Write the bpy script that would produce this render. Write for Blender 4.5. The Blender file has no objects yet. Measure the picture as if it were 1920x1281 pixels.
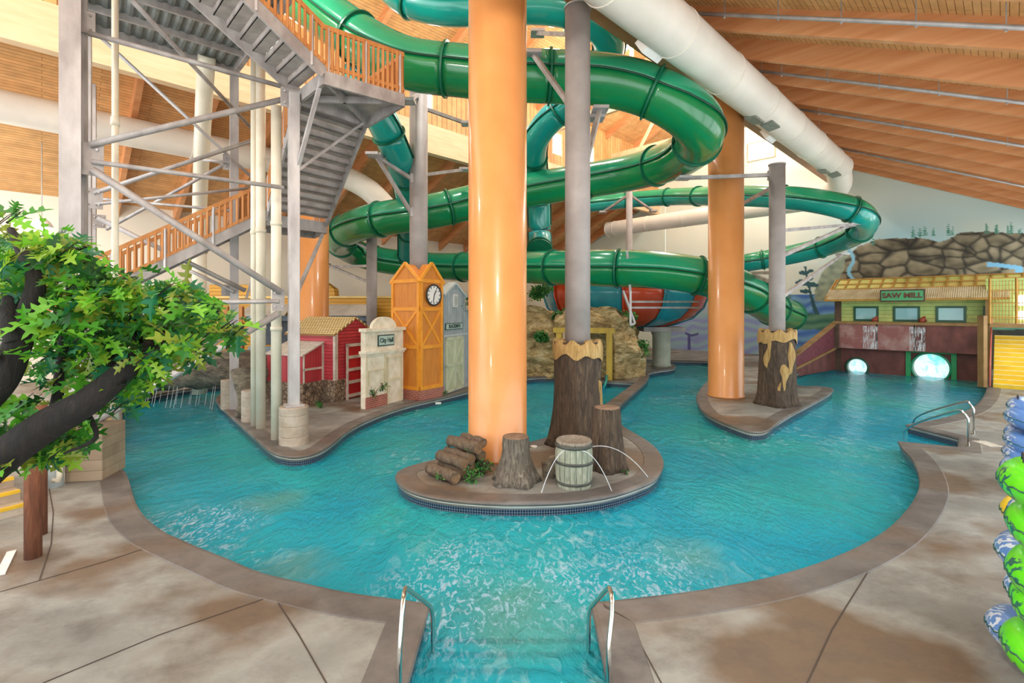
import bpy, bmesh, math, random
import numpy as np
from mathutils import Vector, Matrix, noise
random.seed(7)
C = bpy.context.scene.collection
SC = bpy.context.scene
# ---------------------------------------------------------------- camera, world, exposure
F = 907.0; HY = 580.0; CZ = 3.6
cd = bpy.data.cameras.new('camera'); cam = bpy.data.objects.new('camera', cd); C.objects.link(cam)
cam.location = (0, 0, CZ); cam.rotation_euler = (math.pi/2, 0, 0)
cd.sensor_fit = 'HORIZONTAL'; cd.sensor_width = 36.0; cd.lens = 36.0*F/1920
cd.shift_y = -(640.5-HY)/1920; cd.clip_start = 0.05; cd.clip_end = 300
SC.camera = cam
w = bpy.data.worlds.new('daylight'); SC.world = w; w.use_nodes = True
bg = w.node_tree.nodes['Background']; bg.inputs[0].default_value = (0.93, 0.97, 1.0, 1); bg.inputs[1].default_value = 2.9
SC.view_settings.view_transform = 'Standard'; SC.view_settings.look = 'None'
SC.view_settings.gamma = 1.0; SC.view_settings.use_curve_mapping = False
SC.view_settings.exposure = 0.3
SC.cycles.max_bounces = 6; SC.cycles.diffuse_bounces = 4; SC.cycles.glossy_bounces = 3
SC.cycles.transmission_bounces = 4; SC.cycles.transparent_max_bounces = 6
SC.cycles.use_denoising = True; SC.cycles.sample_clamp_indirect = 6.0
# building axes: U runs along the ridge (away to the right), V across it (away to the left)
US, UC = 0.717, 0.697
def UV(u, v, z=0.0): return Vector((US*u-UC*v, UC*u+US*v, z))
def P(px, py, Z): return Vector(((px-960)/F*Z, Z, CZ-(py-HY)/F*Z))
def G(px, py, z=0.0): return P(px, py, F*(CZ-z)/(py-HY))
def onU(px, py, u):
    a = (px-960)/F; return P(px, py, u/(US*a+UC))
# ---- one visible far-left lamp, the rest added to brighten the hall (fixtures further down)
BAYS = [(4, 4.5, 12.2), (-3, 5, 11.5), (4, 15.6, 15.5), (-4, 15.6, 15.5), (12, 15.6, 16.6), (-4, 28, 9.2), (.0, 30, 7.15),
        (24, 15.6, 18.6), (32, 15.6, 18.6), (18, 15.6, 17.6), (28, 12, 18), (36, 12, 18)]
BAY_W = [800, 600, 900, 800, 1000, 600, 260, 1100, 1100, 900, 1000, 900]

# ---------------------------------------------------------------- node helpers
def srgb(h):
    if isinstance(h, str):
        h = h.lstrip('#'); c = [int(h[i:i+2], 16)/255 for i in (0, 2, 4)]
    else: c = list(h)
    return tuple(((x/12.92) if x <= .04045 else ((x+.055)/1.055)**2.4) for x in c)
def new_mat(name):
    m = bpy.data.materials.new(name); m.use_nodes = True
    nt = m.node_tree; return m, nt, nt.nodes['Principled BSDF']
def coord(nt, kind='Object', scale=(1, 1, 1), rotz=0):
    t = nt.nodes.new('ShaderNodeTexCoord'); mp = nt.nodes.new('ShaderNodeMapping')
    mp.inputs['Scale'].default_value = scale; mp.inputs['Rotation'].default_value = (0, 0, rotz)
    nt.links.new(t.outputs[kind], mp.inputs[0]); return mp.outputs[0]
def world_uv(nt):
    """vector (along U, along V or height, 0) from world position"""
    g = nt.nodes.new('ShaderNodeNewGeometry')
    mp = nt.nodes.new('ShaderNodeMapping'); mp.inputs['Rotation'].default_value = (0, 0, -math.atan2(UC, US))
    nt.links.new(g.outputs['Position'], mp.inputs[0]); return mp.outputs[0]
def ntex(nt, vec, scale, detail=4, rough=.55, dist=0):
    n = nt.nodes.new('ShaderNodeTexNoise'); n.inputs['Scale'].default_value = scale
    n.inputs['Detail'].default_value = detail; n.inputs['Roughness'].default_value = rough; n.inputs['Distortion'].default_value = dist
    nt.links.new(vec, n.inputs['Vector']); return n.outputs[0]
def ramp(nt, fac, stops):
    r = nt.nodes.new('ShaderNodeValToRGB'); el = r.color_ramp.elements
    el[0].position, el[0].color = stops[0][0], (*stops[0][1], 1)
    el[1].position, el[1].color = stops[-1][0], (*stops[-1][1], 1)
    for p, c in stops[1:-1]:
        e = el.new(p); e.color = (*c, 1)
    nt.links.new(fac, r.inputs[0]); return r.outputs[0]
def mixc(nt, fac, a, b, mode='MIX'):
    m = nt.nodes.new('ShaderNodeMix'); m.data_type = 'RGBA'; m.blend_type = mode
    if isinstance(fac, (int, float)): m.inputs[0].default_value = fac
    else: nt.links.new(fac, m.inputs[0])
    for i, s in ((6, a), (7, b)):
        if isinstance(s, tuple): m.inputs[i].default_value = (*s, 1)
        else: nt.links.new(s, m.inputs[i])
    return m.outputs[2]
def bump(nt, bs, h, strength=.3, dist=.02):
    b = nt.nodes.new('ShaderNodeBump'); b.inputs['Strength'].default_value = strength; b.inputs['Distance'].default_value = dist
    nt.links.new(h, b.inputs['Height']); nt.links.new(b.outputs[0], bs.inputs['Normal'])
MATS = {}
def M(name, c1, c2=None, scale=3, rough=.6, metal=0, bmp=0, bscale=None, stretch=(1, 1, 1), detail=5, lo=.35, hi=.65, coat=0, emit=0):
    if name in MATS: return MATS[name]
    m, nt, bs = new_mat(name)
    c1 = srgb(c1); c2 = srgb(c2) if c2 else tuple(x*.85 for x in c1)
    v = coord(nt, 'Object', stretch)
    f = ntex(nt, v, scale, detail)
    nt.links.new(ramp(nt, f, [(lo, c1), (hi, c2)]), bs.inputs['Base Color'])
    bs.inputs['Roughness'].default_value = rough; bs.inputs['Metallic'].default_value = metal
    if coat: bs.inputs['Coat Weight'].default_value = coat; bs.inputs['Coat Roughness'].default_value = .08
    if bmp: bump(nt, bs, ntex(nt, v, bscale or scale*6, 4), bmp)
    if emit:
        bs.inputs['Emission Color'].default_value = (*c1, 1); bs.inputs['Emission Strength'].default_value = emit
    MATS[name] = m; return m
def PL(name, c1, c2, line, row=.14, width=3.0, mortar=.006, mode='world', rough=.55, var=.5, grain=True, swap=False):
    """boards: brick rows; mode world = rows run along U, wall = rows by height"""
    if name in MATS: return MATS[name]
    m, nt, bs = new_mat(name)
    if mode == 'world': v = world_uv(nt)
    elif mode in ('wall', 'vert'):
        wv = world_uv(nt); s = nt.nodes.new('ShaderNodeSeparateXYZ'); c = nt.nodes.new('ShaderNodeCombineXYZ')
        nt.links.new(wv, s.inputs[0])
        ad = nt.nodes.new('ShaderNodeMath'); ad.operation = 'ADD'
        nt.links.new(s.outputs[0], ad.inputs[0]); nt.links.new(s.outputs[1], ad.inputs[1])
        i, j = (0, 1) if mode == 'wall' else (1, 0)
        nt.links.new(ad.outputs[0], c.inputs[i]); nt.links.new(s.outputs[2], c.inputs[j]); v = c.outputs[0]
    else: v = coord(nt, 'UV')
    b = nt.nodes.new('ShaderNodeTexBrick'); nt.links.new(v, b.inputs['Vector'])
    b.inputs['Color1'].default_value = (*srgb(c1), 1); b.inputs['Color2'].default_value = (*srgb(c2), 1)
    b.inputs['Mortar'].default_value = (*srgb(line), 1); b.inputs['Scale'].default_value = 1
    b.inputs['Mortar Size'].default_value = mortar; b.inputs['Brick Width'].default_value = width; b.inputs['Row Height'].default_value = row
    col = b.outputs[0]
    if grain:
        n = ntex(nt, v, 2.2, 5)
        col = mixc(nt, .55, col, ramp(nt, n, [(.3, (.62, .62, .62)), (.7, (1.15, 1.15, 1.15))]), 'MULTIPLY')
    nt.links.new(col, bs.inputs['Base Color']); bs.inputs['Roughness'].default_value = rough
    bump(nt, bs, b.outputs[1], -.35, .01)
    MATS[name] = m; return m

# ---------------------------------------------------------------- mesh builder
class MB:
    def __init__(s): s.v = []; s.f = []; s.uv = []
    def add(s, vs, fs):
        n = len(s.v); s.v += [Vector(a) for a in vs]; s.f += [tuple(i+n for i in q) for q in fs]; return s
    def hexa(s, b, t):
        return s.add(list(b)+list(t), [(3, 2, 1, 0), (4, 5, 6, 7), (0, 1, 5, 4), (1, 2, 6, 5), (2, 3, 7, 6), (3, 0, 4, 7)])
    def box(s, c, size, rot=0, bev=0):
        c = Vector(c); x, y, z = [k/2 for k in size]; R = Matrix.Rotation(rot, 3, 'Z')
        q = [(-x, -y), (x, -y), (x, y), (-x, y)]
        return s.hexa([c+R@Vector((a, b, -z)) for a, b in q], [c+R@Vector((a, b, z)) for a, b in q])
    def beam(s, p0, p1, w_, h, up=(0, 0, 1)):
        p0, p1 = Vector(p0), Vector(p1); d = (p1-p0).normalized(); up = Vector(up)
        if abs(d.dot(up)) > .99: up = Vector((1, 0, 0))
        sx = d.cross(up).normalized()*w_/2; sz = sx.cross(d).normalized()*h/2
        return s.hexa([p0-sx-sz, p0+sx-sz, p0+sx+sz, p0-sx+sz], [p1-sx-sz, p1+sx-sz, p1+sx+sz, p1-sx+sz])
    def cyl(s, p0, p1, r0, r1=None, n=16, cap=True):
        r1 = r0 if r1 is None else r1; return s.tube([p0, p1], [r0, r1], n, cap)
    def tube(s, path, rad, n=12, cap=True):
        path = [Vector(p) for p in path]; k = len(path)
        if not hasattr(rad, '__len__'): rad = [rad]*k
        fr = frames(path); vs = []
        for p, (a, b), r in zip(path, fr, rad):
            for i in range(n):
                t = 2*math.pi*i/n; vs.append(p+(a*math.cos(t)+b*math.sin(t))*r)
        fs = [(j*n+i, j*n+(i+1) % n, (j+1)*n+(i+1) % n, (j+1)*n+i) for j in range(k-1) for i in range(n)]
        if cap: fs += [tuple(range(n))[::-1], tuple((k-1)*n+i for i in range(n))]
        return s.add(vs, fs)
    def lathe(s, c, prof, n=28, cap=True, jit=0):
        c = Vector(c); vs = []
        for r, z in prof:
            for i in range(n):
                t = 2*math.pi*i/n; q = r*(1+(jit*noise.noise(Vector((math.cos(t)*4, math.sin(t)*4, z*.6))) if jit else 0))
                vs.append(c+Vector((q*math.cos(t), q*math.sin(t), z)))
        k = len(prof)
        fs = [(j*n+i, j*n+(i+1) % n, (j+1)*n+(i+1) % n, (j+1)*n+i) for j in range(k-1) for i in range(n)]
        if cap: fs += [tuple(range(n))[::-1], tuple((k-1)*n+i for i in range(n))]
        return s.add(vs, fs)
    def torus(s, c, R, r, ax=(0, 0, 1), n=36, m=14, sq=1.0):
        c = Vector(c); q = Vector((0, 0, 1)).rotation_difference(Vector(ax)); vs = []
        for i in range(n):
            a = 2*math.pi*i/n
            for j in range(m):
                b = 2*math.pi*j/m; rr = R+r*math.cos(b)
                vs.append(c+q@Vector((rr*math.cos(a), rr*math.sin(a), r*sq*math.sin(b))))
        return s.add(vs, [(i*m+j, ((i+1) % n)*m+j, ((i+1) % n)*m+(j+1) % m, i*m+(j+1) % m) for i in range(n) for j in range(m)])
    def prism(s, poly, off):
        """poly: list of 3D points (planar), extruded by vector off"""
        poly = [Vector(p) for p in poly]; off = Vector(off); n = len(poly)
        return s.add(poly+[p+off for p in poly], [tuple(range(n))[::-1], tuple(range(n, 2*n))]+[(i, (i+1) % n, (i+1) % n+n, i+n) for i in range(n)])
    def sphere(s, c, r, n=14, m=8, sc=(1, 1, 1), ns=0, seed=0):
        c = Vector(c); vs = []
        for j in range(m+1):
            ph = math.pi*j/m
            for i in range(n):
                t = 2*math.pi*i/n; d = Vector((math.sin(ph)*math.cos(t), math.sin(ph)*math.sin(t), math.cos(ph)))
                k = 1+ns*noise.noise(d*1.7+Vector((seed, 0, 0))) if ns else 1
                vs.append(c+Vector((d.x*sc[0], d.y*sc[1], d.z*sc[2]))*r*k)
        return s.add(vs, [(j*n+i, (j+1)*n+i, (j+1)*n+(i+1) % n, j*n+(i+1) % n) for j in range(m) for i in range(n)])
def frames(path):
    out = []; k = len(path); ref = None
    for i in range(k):
        d = (path[min(i+1, k-1)]-path[max(i-1, 0)])
        d = d.normalized() if d.length > 1e-9 else Vector((0, 0, 1))
        if ref is None:
            up = Vector((0, 0, 1)) if abs(d.z) < .95 else Vector((1, 0, 0)); a = d.cross(up).normalized()
        else:
            a = ref-d*ref.dot(d); a.normalize()
        ref = a; out.append((a, a.cross(d).normalized()))
    return out
def wpos(o):
    p = Vector((0, 0, 0))
    while o is not None: p += o.location; o = o.parent
    return p
def obj(name, mb, mat, parent=None, smooth=False, origin=None, bevel=0, sub=0):
    base = wpos(parent) if parent else Vector((0, 0, 0))
    org = Vector(origin) if origin is not None else (base if parent else Vector((0, 0, 0)))
    me = bpy.data.meshes.new(name); me.from_pydata([tuple(v-org) for v in mb.v], [], mb.f); me.update()
    bm = bmesh.new(); bm.from_mesh(me); bmesh.ops.recalc_face_normals(bm, faces=bm.faces); bm.to_mesh(me); bm.free()
    me.materials.append(mat)
    if smooth:
        me.polygons.foreach_set('use_smooth', [len(p.vertices) <= 4 for p in me.polygons])
    o = bpy.data.objects.new(name, me); C.objects.link(o); o.location = org-base
    if parent: o.parent = parent
    if bevel:
        b = o.modifiers.new('bevel', 'BEVEL'); b.width = bevel; b.segments = 2; b.limit_method = 'ANGLE'
    return o
def thing(name, label, cat, loc, group=None):
    o = bpy.data.objects.new(name, None); C.objects.link(o); o.location = Vector(loc); o.empty_display_size = .2
    return tag(o, label, cat, group)
def tag(o, label, cat, group=None, kind=None):
    o['label'] = label; o['category'] = cat
    if group: o['group'] = group
    if kind: o['kind'] = kind
    return o
def solo(name, label, cat, mb, mat, group=None, smooth=False, origin=None, kind=None, bevel=0):
    if origin is None:
        zs = min(v.z for v in mb.v); cx = sum(v.x for v in mb.v)/len(mb.v); cy = sum(v.y for v in mb.v)/len(mb.v); origin = (cx, cy, zs)
    return tag(obj(name, mb, mat, None, smooth, origin, bevel), label, cat, group, kind)
def struct(name, mb, mat, smooth=False):
    o = obj(name, mb, mat, None, smooth); o['kind'] = 'structure'; return o
def crom(pts, n=8, closed=False):
    pts = [Vector(p) for p in pts]; k = len(pts); out = []
    g = (lambda i: pts[i % k]) if closed else (lambda i: pts[max(0, min(k-1, i))])
    for i in range(k if closed else k-1):
        p0, p1, p2, p3 = g(i-1), g(i), g(i+1), g(i+2)
        for j in range(n):
            t = j/n; out.append(.5*((2*p1)+(-p0+p2)*t+(2*p0-5*p1+4*p2-p3)*t*t+(-p0+3*p1-3*p2+p3)*t**3))
    if not closed: out.append(pts[-1])
    return out
def resample(pts, step):
    L = [0]
    for a, b in zip(pts, pts[1:]): L.append(L[-1]+(b-a).length)
    n = max(2, round(L[-1]/step)); out = []; j = 0
    for i in range(n+1):
        t = L[-1]*i/n
        while j < len(L)-2 and L[j+1] < t: j += 1
        k = (t-L[j])/max(1e-9, L[j+1]-L[j]); out.append(pts[j].lerp(pts[j+1], k))
    return out
def chaikin(pts, it=3):
    for _ in range(it):
        o = []; k = len(pts)
        for i in range(k):
            a, ca = pts[i]; b, cb = pts[(i+1) % k]
            if ca: o.append((a, True))
            else: o.append((a.lerp(b, .25), False))
            if not cb: o.append((a.lerp(b, .75), False))
        pts = o
    return [p for p, _ in pts]
def text(s, loc, rot, size, mat, parent, name='lettering', depth=.01, bold=.0, align='CENTER', sx=1.0):
    cu = bpy.data.curves.new(name, 'FONT'); cu.body = s; cu.size = size; cu.extrude = depth; cu.offset = bold
    cu.align_x = align; cu.align_y = 'CENTER'; cu.resolution_u = 3
    t = bpy.data.objects.new(name, cu); C.objects.link(t); bpy.context.view_layer.update()
    me = bpy.data.meshes.new_from_object(t); bpy.data.objects.remove(t)
    me.materials.clear(); me.materials.append(mat)
    o = bpy.data.objects.new(name, me); C.objects.link(o); o.location = Vector(loc)-wpos(parent); o.rotation_euler = rot; o.scale = (sx, 1, 1)
    o.parent = parent; return o
# ---------------------------------------------------------------- materials
m_conc = None
def make_concrete(name, base, brown, dark, light):
    m, nt, bs = new_mat(name); g = nt.nodes.new('ShaderNodeNewGeometry'); v = g.outputs['Position']
    mpp = nt.nodes.new('ShaderNodeMapping'); mpp.inputs['Rotation'].default_value = (0, 0, -.5); mpp.inputs['Scale'].default_value = (.8, 1.1, 1); nt.links.new(v, mpp.inputs[0]); v = mpp.outputs[0]; big = ntex(nt, v, .42, 4, .5, .0); mid = ntex(nt, v, 1.3, 9, .7, .0); fine = ntex(nt, v, 14, 5, .7)
    c = ramp(nt, big, [(.38, srgb(base)), (.48, srgb(light)), (.58, srgb(brown))])
    c = mixc(nt, ramp(nt, mid, [(.46, (0, 0, 0)), (.72, (.7, .7, .7))]), c, srgb(dark))
    c = mixc(nt, .5, c, ramp(nt, fine, [(.3, (.82, .82, .82)), (.7, (1.1, 1.1, 1.1))]), 'MULTIPLY')
    nt.links.new(c, bs.inputs['Base Color'])
    nt.links.new(ramp(nt, mid, [(.3, (.32, .32, .32)), (.7, (.6, .6, .6))]), bs.inputs['Roughness'])
    bump(nt, bs, mid, .25, .02); MATS[name] = m; return m
m_conc = make_concrete('stamped_concrete', '#80817c', '#6f5e4d', '#5a524b', '#979892')
m_cope = make_concrete('coping_concrete', '#605b58', '#685b50', '#464240', '#726e6a')
m_pier = make_concrete('cast_concrete', '#a89a88', '#9c8468', '#857663', '#bcb1a1')
m_wood = PL('roof_boards', '#e8b67a', '#dba468', '#8a5a2c', row=.15, width=3.5, mortar=.008)
m_beam = M('glulam_beam', '#d99a68', '#c9824e', 1.2, .5, stretch=(.6, .6, 5), bmp=.1, lo=.3, hi=.7)
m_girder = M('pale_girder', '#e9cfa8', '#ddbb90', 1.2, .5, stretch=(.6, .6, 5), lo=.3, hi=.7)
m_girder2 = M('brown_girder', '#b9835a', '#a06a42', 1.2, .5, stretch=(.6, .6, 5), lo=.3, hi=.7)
m_siding = PL('vertical_siding', '#e6ae72', '#d99c5c', '#7c4c22', row=.35, width=9, mortar=.018, mode='vert')
m_cream = M('cream_wall', '#f0e8d4', '#e8e2d2', .4, .8)
m_orange = M('column_orange', '#de9a5c', '#d38c4e', .8, .32, coat=.25, bmp=.03, bscale=40, lo=.3, hi=.7)
m_peach = m_orange
m_galv = M('galvanised_steel', '#c2bfbd', '#a19c9a', 2.2, .5, .35, bmp=.05, stretch=(1, 1, .4))
m_galvd = M('weathered_steel', '#b4afab', '#928b87', 2.5, .6, .2, bmp=.08, stretch=(1, 1, .5))
m_post = M('grey_post', '#a39d9a', '#8a8480', 1.0, .55, .05, bmp=.1, bscale=30)
m_pvc = M('white_pipe', '#f0ead6', '#ddd5bd', 1.0, .4)
m_duct = M('white_duct', '#f4ede0', '#e6dfd2', .6, .5)
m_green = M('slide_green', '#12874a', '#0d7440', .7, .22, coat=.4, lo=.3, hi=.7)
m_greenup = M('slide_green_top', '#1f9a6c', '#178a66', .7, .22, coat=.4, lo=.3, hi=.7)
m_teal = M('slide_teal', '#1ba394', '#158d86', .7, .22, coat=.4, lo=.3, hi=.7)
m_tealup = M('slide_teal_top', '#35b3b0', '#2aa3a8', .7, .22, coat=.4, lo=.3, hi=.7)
m_flange = M('flange_green', '#0f6e50', '#0b5a40', 2, .4)
m_seam = M('seam_dark', '#0b4a32', '#0a3f2c', 2, .5)
m_baluster = M('cedar_slats', '#c98a4c', '#b5743a', 2.0, .6, stretch=(3, 3, .6), bmp=.1)
m_chrome = M('polished_steel', '#d6d8d4', '#c2c4c0', 3, .12, 1.0)
m_bark = None
def make_bark(name, a, b, c3):
    m, nt, bs = new_mat(name); v = coord(nt, 'Object', (9, 9, 1.1)); n = ntex(nt, v, 1.6, 6, .65, 1.2)
    nt.links.new(ramp(nt, n, [(.3, srgb(a)), (.52, srgb(b)), (.72, srgb(c3))]), bs.inputs['Base Color'])
    bs.inputs['Roughness'].default_value = .8; bump(nt, bs, n, .9, .05); MATS[name] = m; return m
m_bark = make_bark('faux_bark', '#2a2019', '#4f4133', '#76654f')
m_barkg = make_bark('grey_bark', '#3e3730', '#6e665a', '#9a9484')
m_inner = make_bark('peeled_wood', '#8a6a35', '#b3935a', '#cbb078')
m_cut = M('cut_face', '#8d7460', '#705945', 6, .8, bmp=.3)
# ---------------------------------------------------------------- water
def make_water():
    m, nt, bs = new_mat('pool_water_surface'); g = nt.nodes.new('ShaderNodeNewGeometry'); v = g.outputs['Position']
    mp = nt.nodes.new('ShaderNodeMapping'); mp.inputs['Scale'].default_value = (1, .55, 1); nt.links.new(v, mp.inputs[0])
    n1 = ntex(nt, mp.outputs[0], 1.0, 5, .62, 1.4); n2 = ntex(nt, mp.outputs[0], 5.5, 4, .6, 1.0); n3 = ntex(nt, v, .22, 3, .5, .5)
    col = ramp(nt, n3, [(.36, srgb('#129cc0')), (.5, srgb('#22aabf')), (.64, srgb('#34b6b4'))])
    glint_l = ramp(nt, ntex(nt, v, .16, 2, .5, .3), [(.46, (0, 0, 0)), (.60, (.8, .8, .8))])  # reflection streaks painted into the water colour, scattered by noise
    fo = ramp(nt, n2, [(.53, (0, 0, 0)), (.66, (1, 1, 1))])
    col = mixc(nt, mixc(nt, 1.0, glint_l, fo, 'MULTIPLY'), col, srgb('#b8e2ec'))
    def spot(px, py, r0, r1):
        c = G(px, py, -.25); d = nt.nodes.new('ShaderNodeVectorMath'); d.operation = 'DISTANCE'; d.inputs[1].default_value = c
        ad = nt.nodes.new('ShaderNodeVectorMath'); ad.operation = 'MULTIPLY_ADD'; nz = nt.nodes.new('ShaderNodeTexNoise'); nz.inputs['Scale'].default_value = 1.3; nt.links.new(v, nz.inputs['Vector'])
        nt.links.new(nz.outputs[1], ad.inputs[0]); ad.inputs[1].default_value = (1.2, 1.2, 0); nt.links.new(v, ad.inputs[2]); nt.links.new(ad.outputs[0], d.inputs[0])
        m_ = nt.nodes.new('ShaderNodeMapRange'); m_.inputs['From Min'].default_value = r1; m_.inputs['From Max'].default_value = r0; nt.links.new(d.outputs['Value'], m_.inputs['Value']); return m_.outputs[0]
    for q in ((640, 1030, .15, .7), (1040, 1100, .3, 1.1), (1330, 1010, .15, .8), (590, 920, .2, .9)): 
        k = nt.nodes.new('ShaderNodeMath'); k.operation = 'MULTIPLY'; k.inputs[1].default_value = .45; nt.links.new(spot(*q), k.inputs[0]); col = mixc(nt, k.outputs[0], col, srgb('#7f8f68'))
    glint_rip = ramp(nt, ntex(nt, mp.outputs[0], 9, 4, .65, 1.5), [(.52, (0, 0, 0)), (.6, (1, 1, 1))])
    for q in ((950, 1080, .4, 1.5), (1245, 1050, .4, 1.7), (390, 980, .5, 1.9), (930, 1010, .2, 1.0), (1760, 745, 1, 4.5), (1130, 1050, .2, .9), (470, 960, .3, 1.3)): col = mixc(nt, mixc(nt, 1.0, spot(*q), glint_rip, 'MULTIPLY'), col, srgb('#b9d6f0'))  # reflection highlights painted as pale ripple streaks at chosen spots
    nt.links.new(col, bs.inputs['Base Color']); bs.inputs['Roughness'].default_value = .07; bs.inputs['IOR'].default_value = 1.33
    a = nt.nodes.new('ShaderNodeMath'); a.operation = 'ADD'; nt.links.new(n1, a.inputs[0])
    b = nt.nodes.new('ShaderNodeMath'); b.operation = 'MULTIPLY'; b.inputs[1].default_value = .33; nt.links.new(n2, b.inputs[0]); nt.links.new(b.outputs[0], a.inputs[1])
    bump(nt, bs, a.outputs[0], .8, .2)
    tr = nt.nodes.new('ShaderNodeBsdfTransparent'); tr.inputs[0].default_value = (.55, .93, .95, 1)
    mx = nt.nodes.new('ShaderNodeMixShader'); mx.inputs[0].default_value = .6
    out = nt.nodes['Material Output']; nt.links.new(tr.outputs[0], mx.inputs[1]); nt.links.new(bs.outputs[0], mx.inputs[2]); nt.links.new(mx.outputs[0], out.inputs[0])
    return m
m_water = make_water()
m_plaster = M('pool_plaster', '#6ccbc8', '#5bbcbf', .6, .7)
m_tile = PL('waterline_tile', '#16233c', '#1e2c48', '#8b959c', row=.05, width=.05, mortar=.0025, mode='uv', rough=.2, grain=False)
m_tile.node_tree.nodes['Brick Texture'].offset = 0
# ---------------------------------------------------------------- pool outlines (true plan positions)
def outline(L): return [(G(a[0], a[1]) if a[2:3] != ('w',) else Vector(a[3]), (a[-1] == 'c')) for a in L]
pool = [(757,1281,'c'),(800,1136,'c'),(749,1129),(648,1116),(547,1093),(480,1077),(425,1052),(376,1033),(323,1010),(300,999),(267,973),(248,943),(237,898),(229,882),(205,877),(174,880),
 (160,870),(165,848),(201,831),(223,818),(228,800),(226,768),(251,750),(309,736),(359,728.5),(416,723),(490,712),(570,700),(700,688),(900,680),(1100,674),(1255,676),(1345,678),
 (1352,690),(1330,712),(1309,735),(1306,750),(1318,772),(1345,788),(1380,801),(1410,811),(1436,809),(1450,796),(1481,777),(1516,759),(1552,740),(1565,729),(1538,725),(1495,725),(1486,714),(1491,702,'c')]
W = [(p, c) for p, c in outline(pool)]
for (px, t) in ((1531, 0), (1852, 0)):
    a = (px-960)/F; Z = 35.8/(US*a+UC); W.append((Vector((a*Z, Z, 0)), True))
W[-2:] = [(W[-2][0], True), (W[-2][0]+UV(1.6, 0), True), (W[-1][0]+UV(1.6, 0), True), (W[-1][0], True)]
W += outline([(1853,727,'c'),(1847,745),(1830,763),(1803,776),(1758,788),(1702,797,'c'),(1800,822,'c'),(1800,840,'c'),(1687,829,'c'),(1694,841),(1712,859),(1724,881),(1730,909),(1721,936),(1694,972),(1658,1004),(1599,1036),(1531,1063),(1440,1089),(1364,1103),(1296,1114),(1229,1122),(1148,1131),(1114,1134,'c'),(1143,1281,'c')])
a0, a1 = W[-1][0], W[0][0]
W[-1] = (Vector((a0.x, 3.9, 0)), True); W[0] = (Vector((a1.x, 3.9, 0)), True)
POOL = chaikin(W, 3)
isl = [(404,752),(436,781),(472,813),(508,845),(526,853),(558,857),(597,848),(623,831),(651,806),(694,784),(759,761),(824,747),(878,734),(935,717),(988,708),(1040,706),(1100,710),(1137,715,'c'),(1192,718,'c'),
 (1137,758),(1095,790),(1060,808),(1034,819),(990,832),(880,850),(813,864),(766,876),(743,888),(747,904),(771,921),(813,932),(868,939),(937,943),(1006,943),(1075,940),(1144,930),(1199,912),(1227,899),(1241,877),(1241,860),(1227,838),(1199,819),(1165,800),(1148,780),(1154,764),(1212,716),(1216,706),
 (1214,699),(1240,694),(1262,692),(1268,687),(1258,681),(1200,679),(1100,679),(900,687),(700,697),(570,710),(490,724),(430,733),(410,741)]
ISL = chaikin(outline(isl), 3)
def dedup(L):
    o = []
    for p in L:
        if not o or (p-o[-1]).length > .02: o.append(p)
    if (o[0]-o[-1]).length < .02: o.pop()
    return o
POOL, ISL = dedup(POOL), dedup(ISL)
def area(L): return sum(a.x*b.y-b.x*a.y for a, b in zip(L, L[1:]+L[:1]))/2
if area(POOL) < 0: POOL.reverse()
if area(ISL) < 0: ISL.reverse()
def fill2d(loops, z, thick):
    cu = bpy.data.curves.new('fill', 'CURVE'); cu.dimensions = '2D'; cu.fill_mode = 'BOTH'; cu.extrude = thick/2
    for L in loops:
        s = cu.splines.new('POLY'); s.points.add(len(L)-1); s.use_cyclic_u = True
        for q, p in zip(s.points, L): q.co = (p.x, p.y, 0, 1)
    t = bpy.data.objects.new('fill', cu); C.objects.link(t); bpy.context.view_layer.update()
    me = bpy.data.meshes.new_from_object(t); bpy.data.objects.remove(t)
    me.transform(Matrix.Translation((0, 0, z-thick/2))); return me
def mesh_struct(name, me, mat):
    me.materials.clear(); me.materials.append(mat); o = bpy.data.objects.new(name, me); C.objects.link(o); o['kind'] = 'structure'; return o
big = [UV(-12, -3), UV(44, -3), UV(44, 36), UV(-12, 36)]
mesh_struct('floor', fill2d([big, POOL], 0, .12), m_conc)
mesh_struct('floor_island', fill2d([ISL], 0, .12), m_conc)
def strip(L, side, prof, mat, name, uv=False, closed=True, skip=None):
    """sweeps prof [(inland offset, z)] along outline L; side=+1 when land is to the right of travel (CCW hole)"""
    n = len(L); vs = []; N = []
    for i in range(n):
        a, b, c = L[i-1], L[i], L[(i+1) % n]
        d1 = (b-a).normalized(); d2 = (c-b).normalized(); t = d1+d2
        if t.length < .3: t = d1
        t.normalize(); mk = min(1.6, 1/max(.3, t.dot(d1))); N.append(Vector((t.y, -t.x, 0))*side*mk)
    arc = [0]
    for i in range(n): arc.append(arc[-1]+(L[(i+1) % n]-L[i]).length)
    k = len(prof); me = bpy.data.meshes.new(name); fs = []; uvs = []
    for i in range(n):
        for o, z in prof: q = L[i]+N[i]*o; vs.append((q.x, q.y, z))
    pl = [0]
    for j in range(1, k): pl.append(pl[-1]+math.hypot(prof[j][0]-prof[j-1][0], prof[j][1]-prof[j-1][1]))
    for i in range(n):
        if skip and skip(L[i], L[(i+1) % n]): continue
        i2 = (i+1) % n
        for j in range(k-1):
            fs.append((i*k+j, i2*k+j, i2*k+j+1, i*k+j+1)); uvs += [(arc[i], pl[j]), (arc[i+1], pl[j]), (arc[i+1], pl[j+1]), (arc[i], pl[j+1])]
    me.from_pydata(vs, [], fs); lay = me.uv_layers.new(name='UVMap')
    lay.data.foreach_set('uv', [x for q in uvs for x in q]); me.update()
    me.materials.append(mat); o = bpy.data.objects.new(name, me); C.objects.link(o); o['kind'] = 'structure'; return o
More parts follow.
